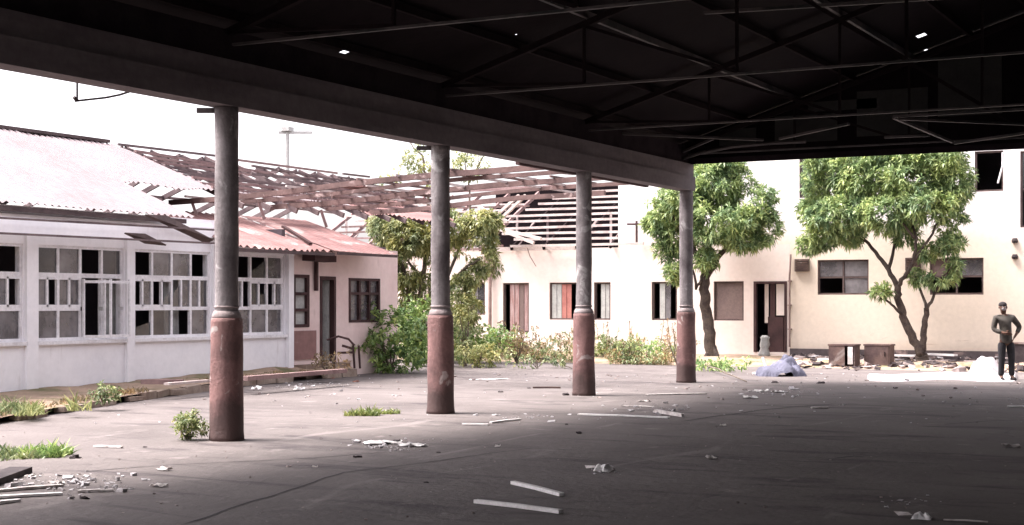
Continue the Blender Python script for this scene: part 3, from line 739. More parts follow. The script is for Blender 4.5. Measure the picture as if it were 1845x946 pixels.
# bare roof: front battens, rafters, upright near-black sheet painting in the roof-space shade
xA_ = XF(1114)
def fz(y): return 3.46 + (y - 42.0) * .50
XS = XF(1172)
for k in range(10):
    y = 42.05 + .44 * k; xl = -31 if k % 3 else -27; 
    x_l = XF(868) + max(0, abs(k - 4.5) - 1) * .35 + random.uniform(-.3, .3)
    x_r = XS if k < 4 else XF(1116) - .02
    mb = MB(); mb.bar((x_l, y, fz(y) + random.uniform(-.02, .02)), (x_r + random.uniform(-.1, 0), y, fz(y) + random.uniform(-.02, .02)), .06, .075); mb.build('batten', 'wood_pale', far)
    if k < 9 :
        mb = MB(); mb.bar((-31 + random.uniform(0, 2), y, fz(y)), (x_l - random.uniform(.3, 1.2), y + random.uniform(-.1, .1), fz(y) + random.uniform(-.2, .05)), .05, .06); mb.build('batten', random.choice(('wood_red', 'wood_mid', 'wood_pale')), far)
x = -30.5
while x < XS:
    mb = MB(); mb.bar((x, 42.1, fz(42.1) - .1), (x, 46.3, fz(46.3) - .1), .06, .11)
    if x > XF(1116): x += 1.2; continue
    mb.build('rafter', 'wood_mid' if x < XF(900) else 'steel_dark', far)  # rafters before the dark sheet near black, roof-space shade in their colour
    mb = MB(); mb.bar((x+.1, 44.5, 3.2), (x+.1, 44.5, 4.6), .05, .06)
    if random.random() < .5: mb.bar((x, 44.6, 3.5), (x + .7, 44.6, 4.4), .05, .06)
    mb.build('truss_web', 'wood_pale' if random.random() < .6 else 'wood_grey', far)
    x += 1.15
mb = MB(); mb.box((xy(893, 47.5), 47.5, 3.1), (xA_ + 1.5, 47.6, 5.75)); mb.build('dark_backing', 'sheet_dark', far)  # vertical sheet put in for the darkness behind the battens
mb = MB(); mb.bar((-31, 46.45, fz(46.5)), (XF(1116), 46.45, fz(46.5)), .08, .12); mb.build('ridge_board', 'wood_mid', far)
mb = MB(); mb.bar((-27, YF - .15, 3.44), (XF(1040), YF - .15, 3.40), .06, .12); mb.build('eaves_board', 'wood_pale', far)
# fallen rafters crossing
for (pa, pb) in (((848, 392), (962, 438)), ((868, 405), (975, 430)), ((905, 392), (947, 352)), ((895, 388), (935, 352)), ((862, 372), (915, 400))):
    mb = MB(); mb.bar(onY(*pa, 41.9), onY(*pb, 41.8), .09, .09); mb.build('fallen_rafter', 'wood_pale', far)
mb = MB(); pts = [onY(950, 447, YF - .3), onY(955, 462, YF - .25), onY(966, 480, YF - .2)]; mb.tube(pts, .015, 5); mb.build('hanging_wire', 'gutter', far)
mb = MB(); mb.bar(onY(1130, 404, YF - .25), onY(1176, 404, YF - .25), .05, .06); mb.bar(onY(1147, 398, YF-.2), onY(1147, 440, YF-.2), .07, .05); mb.build('eaves_bracket', 'frame_dark', far)

# ================================================================== TWO-STOREY BUILDING
two = empty('two_storey_block', (-8, YF + 4, 0), 'two storey cream and white building with dark windows behind the two mango trees', 'building')
xA, xB_, ZT = XF(1114), 4.0, 7.6
uw = [(XF(1756), XF(1808), onY(1780, 345, YF).z, onY(1780, 272, YF).z), (XF(1838), XF(1905), onY(1845, 410, YF).z, onY(1845, 272, YF).z),
      (XF(1440), XF(1496), onY(1460, 356, YF).z, onY(1460, 277, YF).z)]
lw = [(XF(1473), XF(1565), onY(1519, 531, YF).z, onY(1519, 468, YF).z), (XF(1675), XF(1772), onY(1723, 531, YF).z, onY(1723, 465, YF).z)]
mb = MB(); mb.wall('y', YF + .002, xA, xB_, 0, ZT, uw + lw + [(xA, xs1, 0, 3.402)], .25); mb.build('front_wall', 'render', two)
mb = MB(); mb.box((xA, YF + .26, 3.43), (xA + .25, YF + 9, ZT)); mb.box((xB_ - .25, YF + .26, 0), (xB_, YF + 9, ZT)); mb.build('side_wall', 'render', two)
mb = MB(); mb.box((xA - .2, YF - .3, ZT), (xB_ + .2, YF + 9.3, ZT + .15)); mb.build('roof_slab', 'sheet_grey', two)
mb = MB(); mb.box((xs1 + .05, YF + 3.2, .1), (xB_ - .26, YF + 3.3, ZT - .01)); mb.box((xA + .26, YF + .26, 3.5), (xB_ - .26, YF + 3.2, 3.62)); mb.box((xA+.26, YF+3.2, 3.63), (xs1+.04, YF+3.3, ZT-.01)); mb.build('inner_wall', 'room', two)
mb = MB(); mb.box((xs1, YF - .06, 0), (xB_, YF - .001, .36)); mb.box((xs1, YF - .5, 0), (xB_, YF - .062, .16)); mb.build('plinth', 'plinth', two)
def win(o_, cols, rows, frm, mats):
    a, b, z0, z1 = o_; fr = MB(); t = .05
    for i in range(cols + 1):
        x = a + t/2 + (b - a - t) * i / cols; fr.box((x - t/2, YF + .05, z0), (x + t/2, YF + .11, z1))
    for j in range(rows + 1):
        z = z0 + t/2 + (z1 - z0 - t) * j / rows; fr.box((a, YF + .055, z - t/2), (b, YF + .105, z + t/2))
    o = fr.build('window', frm, two)
    for i in range(cols):
        for j in range(rows):
            k = mats[j][i]
            if not k: continue
            x0, x1 = a + (b-a) * i / cols + .03, a + (b-a) * (i+1) / cols - .03; q0, q1 = z0 + (z1-z0) * j / rows + .03, z0 + (z1-z0) * (j+1) / rows - .03
            mb = MB(); mb.box((x0, YF + .075, q0), (x1, YF + .085, q1)); mb.build('pane', k, o)
    return o
win(lw[0], 2, 2, 'frame_brown', [[None, 'glass_dusty'], ['glass_dusty', 'glass_dusty']])
win(lw[1], 2, 2, 'frame_brown', [[None, None], ['brown_board', 'glass_dusty']])
win(uw[0], 1, 1, 'frame_brown', [[None]]); win(uw[1], 2, 2, 'frame_brown', [[None, None], ['glass', None]]); win(uw[2], 1, 1, 'frame_brown', [['glass']])
mb = MB(); mb.bar(onY(1798, 330, YF - .2), onY(1806, 300, YF - .3), .04, .03); mb.bar(onY(1806, 300, YF - .3), onY(1806, 275, YF - .02), .03, .03); mb.build('open_casement', 'frame_white', two)
for px, py in ((1446, 478), (1646, 476)):
    p = onY(px, py, YF); mb = MB(); mb.box((p.x - .21, YF - .10, p.z - .18), (p.x + .21, YF - .003, p.z + .18))
    o = mb.build('vent_grille', 'vent', two); g_ = MB()
    for k in range(5): g_.box((p.x - .18, YF - .125, p.z - .15 + k * .07), (p.x + .18, YF - .103, p.z - .12 + k * .07))
    g_.build('louvre', 'rust', o)
mb = MB(); mb.tube([(xs1 + .0, YF - .08, .4), (xs1, YF - .08, 2.4), (xs1 + .03, YF - .06, 3.1)], .03, 8)
for z in (.9, 1.6, 2.3): mb.box((xs1 - .05, YF - .1, z), (xs1 + .05, YF - .003, z + .04))
mb.build('drainpipe', 'gutter', two)
for px, py in ((1829, 434), (1829, 463)):
    p = onY(px, py, YF); mb = MB(); mb.lathe((p.x, YF - .04), [(.07, p.z - .06), (.09, p.z), (.06, p.z + .07)], 10); mb.build('wall_fitting', 'dark_bit', two)

# distant roof mast against the sky
p = onX(518, 308, -40); mst = MB(); zt = onX(518, 239, -40).z
mst.tube([(p.x, p.y, 0), (p.x, p.y, zt)], .09, 6); o = mst.build('mast', 'pale_cloth', loc=(p.x, p.y, 0), label='slender pale utility mast with short crossarm rising against the white sky behind the roofs', cat='mast')
a = MB(); q = Vector((.88, .47, 0)); a.bar(Vector((p.x, p.y, zt)) - q * .4, Vector((p.x, p.y, zt)) + q * 1.1, .08, .12); a.build('crossarm', 'pale_cloth', o)
a = MB(); a.box((p.x - .2, p.y - .2, zt + .06), (p.x + .2, p.y + .2, zt + .24)); a.build('mast_head', 'pale_cloth', o)

# ================================================================== TREES AND PLANTS
def branch(mb, pts, r0, r1, seg=7):
    P = [Vector(p) for p in pts]; Q = []
    for i in range(len(P) - 1):
        for k in range(4):
            t = k / 4; q = P[i].lerp(P[i+1], t)
            if i or k: q = q + rv(.018 + r0 * .12)
            Q.append(q)
    Q.append(P[-1]); n_ = len(Q)
    mb.tube(Q, [r0 + (r1 - r0) * i / (n_ - 1) for i in range(n_)], seg)
def whorl(mb, c, axis, k, L, W, droop, spread=.9):
    for _ in range(k):
        d = axis * random.uniform(.1, .9) + rdir() * spread
        mb.leaf(c + rv(.03), d, L * random.uniform(.7, 1.2), W * random.uniform(.7, 1.2), random.uniform(droop * .5, droop * 1.5))
def crown(mb, lobes, dens, k, L, W, droop, shell=.55):
    for (c, r) in lobes:
        c = Vector(c); r = Vector(r if hasattr(r, '__len__') else (r, r, r))
        n_ = int(dens * (r.x * r.y + r.y * r.z + r.x * r.z))
        for _ in range(n_):
            d = rdir(); q = shell + (1 - shell) * random.random() ** .6
            p = c + Vector((d.x * r.x, d.y * r.y, d.z * r.z)) * q
            if mnoise.noise(p * 1.25) < -.22: continue          # gaps between clumps
            ax = (Vector((d.x, d.y, d.z + .3))).normalized()
            whorl(mb, p, ax, k, L, W, droop)
def PT(px, py, y0, dy=0):
    return onY(px, py, y0 + dy)
# --- mango tree beside the fourth column
yt = YF - 2.0
tr = empty('mango_tree', (PT(1284, 648, yt).x, yt, 0), 'dense dark green mango tree with thick leaning trunk right of the fourth column', 'tree')
mb = MB()
b0 = PT(1284, 646, yt); b0.z = .02
branch(mb, [b0, PT(1279, 600, yt), PT(1272, 560, yt), PT(1270, 520, yt), PT(1270, 480, yt), PT(1275, 440, yt)], .17, .12, 10)
for pts_, r0, r1 in (([PT(1270, 490, yt), PT(1250, 450, yt, -.2), PT(1225, 410, yt, -.4), PT(1200, 370, yt, -.5)], .10, .03),
                     ([PT(1272, 500, yt), PT(1300, 455, yt, .1), PT(1345, 420, yt, .2), PT(1385, 385, yt)], .10, .03),
                     ([PT(1275, 440, yt), PT(1290, 390, yt, .2), PT(1300, 330, yt, .3)], .10, .03),
                     ([PT(1268, 500, yt), PT(1255, 520, yt, -.3), PT(1246, 470, yt, -.6), PT(1240, 430, yt, -.7)], .05, .02),
                     ([PT(1275, 445, yt), PT(1250, 380, yt, -.5), PT(1240, 320, yt, -.6)], .07, .02)): branch(mb, pts_, r0, r1)
for dx, dy in ((.35, -.2), (-.3, -.25), (.05, .3)): mb.tube([b0 + Vector((0, 0, .4)), b0 + Vector((dx * .5, dy * .5, .12)), b0 + Vector((dx, dy, .0))], [.12, .08, .03], 7)
mb.build('trunk', 'bark', tr, smooth=True)
LB = [(PT(1300, 335, yt), (.95, .9, .75)), (PT(1240, 360, yt, -.4), (.85, .8, .65)), (PT(1195, 385, yt, -.2), (.55, .6, .6)), (PT(1355, 370, yt, .1), (.8, .8, .6)),
      (PT(1300, 400, yt, -.6), (1.05, .8, .65)), (PT(1375, 410, yt), (.5, .6, .5)), (PT(1225, 425, yt), (.75, .7, .55)), (PT(1340, 430, yt, -.3), (.7, .6, .35)),
      (PT(1195, 455, yt), (.35, .4, .35)), (PT(1305, 300, yt), (.6, .6, .35)), (PT(1215, 490, yt, -.3), (.28, .3, .3)), (PT(1275, 470, yt, -.3), (.45, .4, .3)), (PT(1250, 300, yt+1), (.6, .6, .4)),
      (PT(1180, 400, yt), (.35, .4, .35)), (PT(1185, 350, yt, .3), (.4, .4, .3))]
mb = MB(); crown(mb, LB, 230, 9, .20, .058, .22, .4); mb.build('crown', 'leaf_mango', tr)
# --- mango tree in front of the cream wall
yt = YF - 2.2
tr = empty('mango_tree', (PT(1660, 655, yt).x, yt, 0), 'tall spreading mango tree with forked slim trunk in front of the cream wall', 'tree')
mb = MB(); b0 = PT(1660, 656, yt); b0.z = .02
branch(mb, [b0, PT(1660, 640, yt)], .20, .17, 10)
FK = [([PT(1660, 642, yt), PT(1644, 605, yt), PT(1628, 572, yt), PT(1618, 538, yt), PT(1617, 515, yt)], .125, .085),
      ([PT(1660, 645, yt), PT(1664, 610, yt, .1), PT(1666, 580, yt, .1), PT(1669, 555, yt, .1)], .10, .07),
      ([PT(1617, 517, yt), PT(1600, 485, yt), PT(1578, 455, yt, .2), PT(1550, 425, yt, .2), PT(1520, 395, yt)], .075, .025),
      ([PT(1617, 517, yt), PT(1632, 492, yt, -.2), PT(1648, 470, yt, -.3), PT(1650, 430, yt, -.4), PT(1640, 380, yt)], .065, .025),
      ([PT(1630, 575, yt), PT(1612, 552, yt, -.3), PT(1592, 540, yt, -.4), PT(1578, 528, yt, -.4)], .045, .015),
      ([PT(1669, 557, yt), PT(1658, 520, yt, .2), PT(1648, 495, yt, .2)], .045, .02),
      ([PT(1669, 557, yt), PT(1684, 530, yt, .2), PT(1695, 505, yt, .2), PT(1715, 480, yt)], .05, .015),
      ([PT(1600, 487, yt), PT(1615, 430, yt, .4), PT(1620, 370, yt, .5)], .05, .02),
      ([PT(1648, 470, yt, -.3), PT(1680, 420, yt, -.3), PT(1700, 380, yt, -.3)], .045, .02),
      ([PT(1550, 425, yt, .2), PT(1500, 400, yt), PT(1470, 385, yt)], .03, .015),
      ([PT(1648, 430, yt, -.4), PT(1625, 400, yt, -.6), PT(1605, 380, yt, -.6)], .04, .015)]
for pts_, r0, r1 in FK: branch(mb, pts_, r0, r1, 8)
mb.build('trunk', 'bark', tr, smooth=True)
LB = [(PT(1495, 330, yt), (.75, .8, .65)), (PT(1560, 320, yt, .2), (1.0, .9, .7)), (PT(1650, 320, yt), (1.05, .95, .65)), (PT(1715, 330, yt, .2), (.55, .7, .75)),
      (PT(1510, 390, yt, -.3), (.85, .7, .55)), (PT(1590, 385, yt, -.4), (.9, .7, .5)), (PT(1670, 370, yt, -.5), (.8, .6, .45)), (PT(1480, 425, yt), (.5, .5, .35)),
      (PT(1530, 425, yt, .1), (.45, .5, .25)), (PT(1720, 405, yt, .3), (.45, .5, .35)), (PT(1710, 440, yt), (.40, .4, .25)), (PT(1560, 280, yt, .3), (.9, .8, .4)),
      (PT(1480, 285, yt, .1), (.5, .6, .35)), (PT(1640, 282, yt, .1), (.9, .8, .4)), (PT(1705, 290, yt), (.5, .6, .35)), (PT(1630, 420, yt, .3), (.4, .4, .3)),
      (PT(1668, 455, yt, .1), (.32, .4, .22)), (PT(1690, 500, yt, .1), (.55, .4, .20)), (PT(1588, 525, yt, -.4), (.26, .25, .16)), (PT(1715, 480, yt), (.3, .3, .22)),
      (PT(1650, 500, yt, .2), (.2, .2, .2)), (PT(1462, 380, yt, .1), (.35, .4, .4)), (PT(1458, 440, yt, .1), (.35, .35, .2))]
mb = MB(); crown(mb, LB, 230, 9, .20, .058, .24, .4); mb.build('crown', 'leaf_mango', tr)
# --- olive tree in the yard gap behind the second column
yt = 36.2
tr = empty('yard_tree', (PT(745, 655, yt).x, yt, 0), 'shaggy yellow olive tree with several vine covered stems behind the second column', 'tree')
mb = MB(); b0 = PT(745, 655, yt); b0.z = 0
for pts_, r0, r1 in (([b0, PT(740, 560, yt), PT(735, 500, yt), PT(715, 460, yt), PT(700, 420, yt)], .11, .03),
                     ([b0 + Vector((.2, 0, 0)), PT(756, 570, yt), PT(760, 500, yt), PT(775, 430, yt), PT(770, 330, yt, .3), PT(760, 280, yt, .3), PT(735, 252, yt, .3)], .10, .015),
                     ([PT(760, 500, yt), PT(735, 470, yt, -.2), PT(760, 440, yt)], .05, .02),
                     ([b0 + Vector((.1, .2, 0)), PT(765, 600, yt, .2), PT(800, 520, yt, .2), PT(840, 480, yt), PT(865, 468, yt)], .07, .02),
                     ([PT(800, 520, yt), PT(830, 440, yt, .2), PT(850, 400, yt), PT(845, 330, yt), PT(870, 285, yt), PT(880, 270, yt)], .05, .01),
                     ([PT(845, 330, yt), PT(838, 295, yt), PT(845, 265, yt)], .022, .008), ([PT(770, 330, yt, .3), PT(790, 290, yt), PT(800, 265, yt)], .022, .008),
                     ([PT(845, 330, yt), PT(865, 300, yt), PT(862, 280, yt)], .018, .007)): branch(mb, pts_, r0, r1)
mb.build('trunk', 'bark_pale', tr, smooth=True)
LB = [(PT(715, 420, yt), (.75, .7, .45)), (PT(760, 400, yt, .2), (.7, .7, .4)), (PT(720, 460, yt, -.2), (.55, .5, .35)), (PT(820, 410, yt), (.6, .7, .45)), (PT(860, 430, yt, .3), (.55, .6, .4)),
      (PT(740, 430, yt, -.3), (.75, .5, .45)), (PT(735, 490, yt, -.2), (.40, .4, .45)), (PT(680, 400, yt, .3), (.45, .4, .25)), (PT(722, 540, yt, 0), (.28, .3, .5)), (PT(790, 450, yt, .2), (.5, .5, .5)), (PT(705, 490, yt, .1), (.4, .4, .45)), (PT(765, 520, yt, .2), (.4, .4, .5)), (PT(792, 575, yt, .1), (.4, .4, .55)), (PT(880, 470, yt, .3), (.4, .4, .4)), (PT(740, 590, yt, .2), (.45, .4, .5)), (PT(870, 400, yt), (.45, .4, .35)), (PT(790, 395, yt, .4), (.6, .5, .4)), (PT(830, 470, yt), (.5, .5, .35)), (PT(820, 530, yt, -.2), (.45, .4, .55)), (PT(845, 560, yt, -.4), (.35, .4, .45)), (PT(850, 500, yt), (.4, .4, .3)), (PT(690, 405, yt), (.4, .4, .3)), (PT(885, 400, yt, .3), (.3, .4, .3))]
mb = MB(); crown(mb, LB, 190, 9, .17, .06, .35)
crown(mb, [(PT(740, 300, yt, .2), (.5, .4, .3)), (PT(755, 285, yt, .3), (.5, .5, .35)), (PT(850, 300, yt), (.55, .5, .4)), (PT(770, 320, yt), (.45, .5, .35)), (PT(700, 325, yt), (.35, .3, .15)), (PT(820, 285, yt), (.35, .4, .25))], 110, 6, .13, .05, .2)
mb.build('crown', 'leaf_dry', tr)
mb = MB()
for k in range(60):
    p = PT(random.uniform(715, 765), random.uniform(470, 600), yt) + Vector((0, random.uniform(-.3, .2), 0))
    mb.tube([p, p + Vector((random.uniform(-.08, .08), 0, -.25)), p + Vector((random.uniform(-.15, .15), 0, -random.uniform(.4, .9)))], .012, 4)
    whorl(mb, p, Vector((0, 0, -1)), 5, .14, .04, .3)
mb.build('climbing_vine', 'leaf_dark', tr)

# bushes
def bush(name, cat, label, px, py, r, h, n_, mat_, L=.13, W=.05, k=7, group=None, stems=6, stemmat='bark_pale', z=0.0, y=None):
    base = G(px, py, z) if y is None else onY(px, HOR, y); base.z = z
    e = empty(name, base, label, cat, group); st = MB(); lf = MB()
    for i in range(stems):
        a = random.uniform(0, 6.28); q = base + Vector((math.cos(a) * r * .7 * random.random(), math.sin(a) * r * .7 * random.random(), h * random.uniform(.55, .95)))
        st.tube([base + rv(.03) * Vector((1, 1, 0)).length * .5, base.lerp(q, .5) + rv(.05), q], [.02 * h + .004, .012 * h + .003, .004], 5)
    for i in range(n_):
        d = rdir(); q = random.random() ** .4
        p = base + Vector((d.x * r * q, d.y * r * q, h * (.5 + .5 * d.z * q)))
        p.z = max(p.z, base.z + .03)
        if mnoise.noise(p * (1.2 / max(r, .15))) < -.12: continue
        p = base + (p - base) * (1 + .55 * mnoise.noise(Vector((d.x * 1.8, d.y * 1.8, d.z * 1.8 + px * .1)))); p.z = max(p.z, base.z + .02)
        whorl(lf, p, (p - base).normalized(), k, L, W, .3)
    st.build('stem', stemmat, e); lf.build('foliage', mat_, e); return e
bush('shrub', 'shrub', 'big bright green leafy shrub left of the second column base', 705, 672, 1.05, 1.35, 420, 'leaf_shrub', .16, .075, 8, z=.0)
bush('shrub', 'shrub', 'dark leafy sapling growing against the pink wall window', 665, 664, .5, 1.9, 170, 'leaf_dark', .15, .06, 7, z=.1)
bush('shrub', 'shrub', 'small round leafy bush touching the left side of the nearest column', 342, 793, .19, .34, 120, 'leaf_dark', .065, .032, 7)
bush('weed_plant', 'plant', 'brownish seeding weed standing before the curtained window of the far building', 932, 655, .6, 1.05, 120, 'leaf_dead', .12, .04, 6)
bush('weed_plant', 'plant', 'low yellow green weed just right of the second column', 862, 662, .75, .7, 150, 'leaf_dry', .14, .05, 7)
bush('weed_plant', 'plant', 'slender leafy sapling between the second column and the far downpipe', 838, 660, .42, 1.9, 110, 'leaf_dry', .15, .05, 7)
bush('weed_plant', 'plant', 'thin brown weed rising behind the fourth column', 1222, 660, .7, 1.15, 50, 'leaf_dead', .12, .04, 5)
bush('weed_plant', 'plant', 'upright green weed at the foot of the pale wall right of the third column', 1130, 655, .45, .75, 60, 'leaf_dark', .15, .05, 6)
bush('weed_plant', 'plant', 'broad leaved weed growing on the earth kerb below the white wall', 188, 728, .26, .32, 60, 'leaf_dark', .10, .04, 6, z=.1)
bush('weed_plant', 'plant', 'mossy low growth around the root of the mango tree by the fourth column', 1300, 668, 1.0, .30, 130, 'leaf_shrub', .14, .05, 6)
bush('weed_plant', 'plant', 'withered weed clump in front of the dark doorway of the pink wall', 592, 672, .45, .5, 60, 'leaf_dead', .12, .035, 6, z=.2)
bush('weed_plant', 'plant', 'leafy brown weed with dead stems left of the third column', 968, 664, .8, .45, 110, 'leaf_dark', .14, .05, 7)
bush('shrub', 'shrub', 'tall tangled green shrub hiding the annex corner just left of the second column', 752, 668, .55, 1.7, 330, 'leaf_shrub', .16, .07, 8, y=34.0)
bush('shrub', 'shrub', 'low bright shrub spreading under the olive tree right of the second column', 845, 664, .75, 1.0, 300, 'leaf_shrub', .15, .065, 8, y=36.5)
bush('shrub', 'shrub', 'dark viny shrub climbing against the far wall behind the second column', 815, 655, .6, 2.3, 330, 'leaf_dark', .15, .06, 8, y=38.5)
bush('shrub', 'shrub', 'rounded green shrub under the curtained window of the far building', 905, 655, .7, .95, 260, 'leaf_shrub', .15, .06, 8, y=39.5)
bush('weed_plant', 'plant', 'scrubby green weeds between the third column and the fourth column at the wall', 1165, 655, .7, .6, 130, 'leaf_shrub', .14, .05, 7, y=39.5)
bush('weed_plant', 'plant', 'leafy weed just right of the third column against the pale wall', 1092, 655, .5, .7, 100, 'leaf_dark', .14, .05, 7, y=39.5)
def tuft(mb, c, r, h, n_, W=.012):
    for _ in range(n_):
        a = random.uniform(0, 6.28); q = r * math.sqrt(random.random()); p = Vector((c.x + q * math.cos(a), c.y + q * math.sin(a), c.z))
        d = Vector((random.gauss(0, .6), random.gauss(0, .6), 1)).normalized(); L = h * random.uniform(.35, 1.15) * (1.15 - .6 * q / r)
        s_ = Vector((math.cos(a), math.sin(a), 0)) * W; m_ = p + d * L * .6; t = p + d * L + Vector((d.x, d.y, -.1)) * L * .35
        mb.add([p - s_, p + s_, m_ + s_ * .8, t, m_ - s_ * .8], [(0, 1, 2, 3, 4)])
def grass(label, px, py, r, h, n_, z=0, mat_='leaf_grass', sx_=1.0):
    c = G(px, py, z); c.z = z; mb = MB()
    for k in range(max(6, int(r * 30))):
        o = Vector((random.gauss(0, .42) * r, random.gauss(0, .42) * r, 0)); tuft(mb, c + o, r * .3, h * random.uniform(.45, 1.15), n_ // max(6, int(r * 30)))
    mb.build('grass_tuft', mat_, loc=c, label=label, cat='grass tuft', group='grass tufts growing through the paving')
grass('bright yellow green grass tuft in the yard between the first two columns', 666, 748, .34, .17, 620)
grass('leafy grass patch at the left edge on the paving in front of the yard', 30, 826, .50, .17, 620, mat_='leaf_dark')
grass('tall green grass patch beside the broken slab edge near the left foreground', 92, 822, .34, .21, 520, mat_='leaf_shrub')
grass('dry yellow grass on the kerb at the far left below the white wall', 40, 745, .55, .32, 700, z=.1, mat_='leaf_dry')
# low weeds on the bed: uncountable
mb = MB(); md = MB()
for k in range(3600):
    px = random.uniform(805, 1240); c = onY(px, HOR, YF - random.uniform(.3, 4.9)); c.z = .05
    if mnoise.noise(c * .75) < -.02: continue
    L = random.uniform(.1, .2)
    (mb if random.random() < .6 else md).leaf
    t = mb if random.random() < .6 else md
    hh = max(0, mnoise.noise(c * .7) + .25) * .9 + .06
    whorl(t, c + Vector((0, 0, random.uniform(0, hh))), Vector((0, 0, 1)), 6, L, .045, .35)
for k in range(70):
    c = onY(random.uniform(810, 1230), HOR, YF - random.uniform(.4, 4)); c.z = .05
    if mnoise.noise(c * .75) < -.1: continue
    hh = random.uniform(.5, 1.2); t_ = c + Vector((random.gauss(0, .15), random.gauss(0, .15), hh)); md.tube([c, c.lerp(t_, .5) + rv(.04), t_], .008, 4)
    for q in range(7): whorl(mb if k % 2 else md, c.lerp(t_, random.uniform(.3, 1)), Vector((0, 0, 1)), 3, .13, .035, .4)
mb.build('ground_weeds', 'leaf_dark', kind='stuff', label='tangle of low green weeds along the foot of the far pale wall', cat='weeds')
md.build('dead_weeds', 'leaf_dead', kind='stuff', label='dry brown stalks and dead leaves among the low weeds by the far wall', cat='weeds')
mb = MB()
for k in range(260):
    t = random.random(); p, h, _ = kline(t * .55); c = p + Vector((-random.uniform(.05, .5), random.uniform(0, .3), h))
    tuft(mb, c, .06, .12, 5)
for k in range(160):
    t = random.uniform(.7, 1); p, h, _ = kline(t); c = p + Vector((-random.uniform(.05, .9), random.uniform(0, .3), h)); tuft(mb, c, .06, .09, 4)
mb.build('kerb_grass', 'leaf_dead', kind='stuff', label='thin dry grass growing along the earth kerb below the white wall', cat='grass')
# long dead branches lying over the weeds
for (a, b, l) in (((1255, 655), (1345, 690), 'long pale dead branch lying between the fourth column and the cloth heap'), ((955, 640), (1035, 668), 'dark dead branch lying in the weeds left of the third column')):
    p, q = G(a[0], a[1] + 8, 0), G(*b); p.z = .12; q.z = .03; mb = MB(); branch(mb, [p, p.lerp(q, .5) + Vector((0, 0, .04)), q], .025, .012, 6)
    mb.build('dead_branch', 'bark_pale' if a[0] > 1000 else 'bark', loc=q, label=l, cat='branch', group='dead branches on the ground')

# ================================================================== LOOSE OBJECTS
# two rusty box cabinets lying on the rubble
def cabinet(px0, px1, py0, py1, label, legs):
    a, b = G(px0, py1), G(px1, py1); y = (a.y + b.y) / 2; x0, x1 = onY(px0, HOR, y).x, onY(px1, HOR, y).x; z1 = onY(px0, py0, y).z
    e = empty('metal_cabinet', ((x0 + x1) / 2, y, 0), label, 'cabinet', 'rusty cabinets on the rubble')
    mb = MB(); t = .03; d = .5
    mb.box((x0, y, .02), (x0 + t, y + d, z1 - t)); mb.box((x1 - t, y, .02), (x1, y + d, z1 - t)); mb.box((x0 + t, y + d - t, .02), (x1 - t, y + d, z1 - t)); mb.box((x0 + t, y, .02), (x1 - t, y + d - t, .05)); mb.build('carcass', 'rust', e)
    mb = MB(); mb.box((x0 - .02, y - .02, z1 - t + .002), (x1 + .02, y + d + .02, z1 + .015)); mb.build('top', 'rust', e)
    w_ = x1 - x0
    if legs:
        mb = MB(); mb.box((x0 + t + .002, y - .012, .06), (x0 + w_ * .62, y + .008, z1 - .04)); mb.build('door', 'rust', e)
        mb = MB(); mb.box((x0 + w_ * .74, y - .02, .1), (x1 - .05, y + .01, z1 - .05)); mb.build('flap', 'paper', e)
    else:
        mb = MB(); mb.box((x0 + t + .002, y - .012, .06), (x1 - t - .002, y + .008, z1 - .04)); mb.build('door', 'rust', e)
        mb = MB(); mb.tube([(x1 - .12, y - .03, z1 * .5), (x1 - .12, y - .03, z1 * .5 + .12)], .012, 6); mb.build('handle', 'steel_dark', e)
cabinet(1493, 1540, 621, 663, 'rusty metal cabinet with half open front, left one by the plinth', True)
cabinet(1557, 1603, 621, 663, 'rusty closed metal cabinet, right one of the pair near the tree', False)
# third box behind the person
p = G(1845, 664); mb = MB(); mb.box((p.x - .35, p.y, 0), (p.x + .5, p.y + .5, .62), jit=.02)
o = mb.build('dark_drum_box', 'dark_bit', loc=p, label='dark box behind the standing person at the right edge of the picture', cat='box')
mb = MB(); mb.box((p.x - .37, p.y - .02, .625), (p.x + .52, p.y + .52, .66)); mb.build('lid', 'rust', o)
# cloth heap
c = G(1408, 677); vs = []; n1, n2 = 44, 34
mb = MB()
for i in range(n1 + 1):
    for j in range(n2 + 1):
        a_, b_ = i / n1 * 2 - 1, j / n2 * 2 - 1
        e_ = max(0, 1 - (a_ * a_ + b_ * b_) * (1 + .35 * mnoise.noise(Vector((a_ * 1.7, b_ * 1.7, 4)))))
        fold = abs(mnoise.noise(Vector((a_ * 1.5 + b_, b_ * 1.3 - a_ * .8, 8)))) + .16 * abs(mnoise.noise(Vector((a_ * 4, b_ * 4, 2))))
        z = e_ ** .5 * (.24 + .34 * fold) + .20 * max(0, 1 - ((a_ - .30) ** 2 * 9 + (b_ - .1) ** 2 * 5)) ** 1.1
        x, y = a_ * .60 + .05 * mnoise.noise(Vector((a_ * 3, b_ * 3, 1))), b_ * .48
        vs.append(c + Vector((rt.x * x + fw.x * y, rt.y * x + fw.y * y, z - .01)))
mb.add(vs, [(i*(n2+1)+j, (i+1)*(n2+1)+j, (i+1)*(n2+1)+j+1, i*(n2+1)+j+1) for i in range(n1) for j in range(n2)])
mb.build('cloth_heap', 'tarp', loc=c, smooth=False, label='crumpled blue grey cloth heap lying before the open doorway', cat='cloth heap')
c = G(1368, 676); mb = MB(); mb.tube([c + Vector((0, 0, .03)), c + Vector((.12, .1, .2)), c + Vector((.05, .1, .42))], [.04, .035, .03], 7); mb.tube([c + Vector((-.15, 0, .03)), c + Vector((.1, -.1, .06))], .035, 6)
mb.build('broken_pipe', 'white_bit', loc=c, label='broken white pipe sticking up left of the blue grey cloth heap', cat='pipe')
c = onY(1377, HOR, YF - .3); mb = MB(); mb.lathe((c.x, c.y), [(.13, .12), (.16, .2), (.12, .36), (.16, .46), (.10, .62), (.12, .68), (.04, .74)], 14, .10)
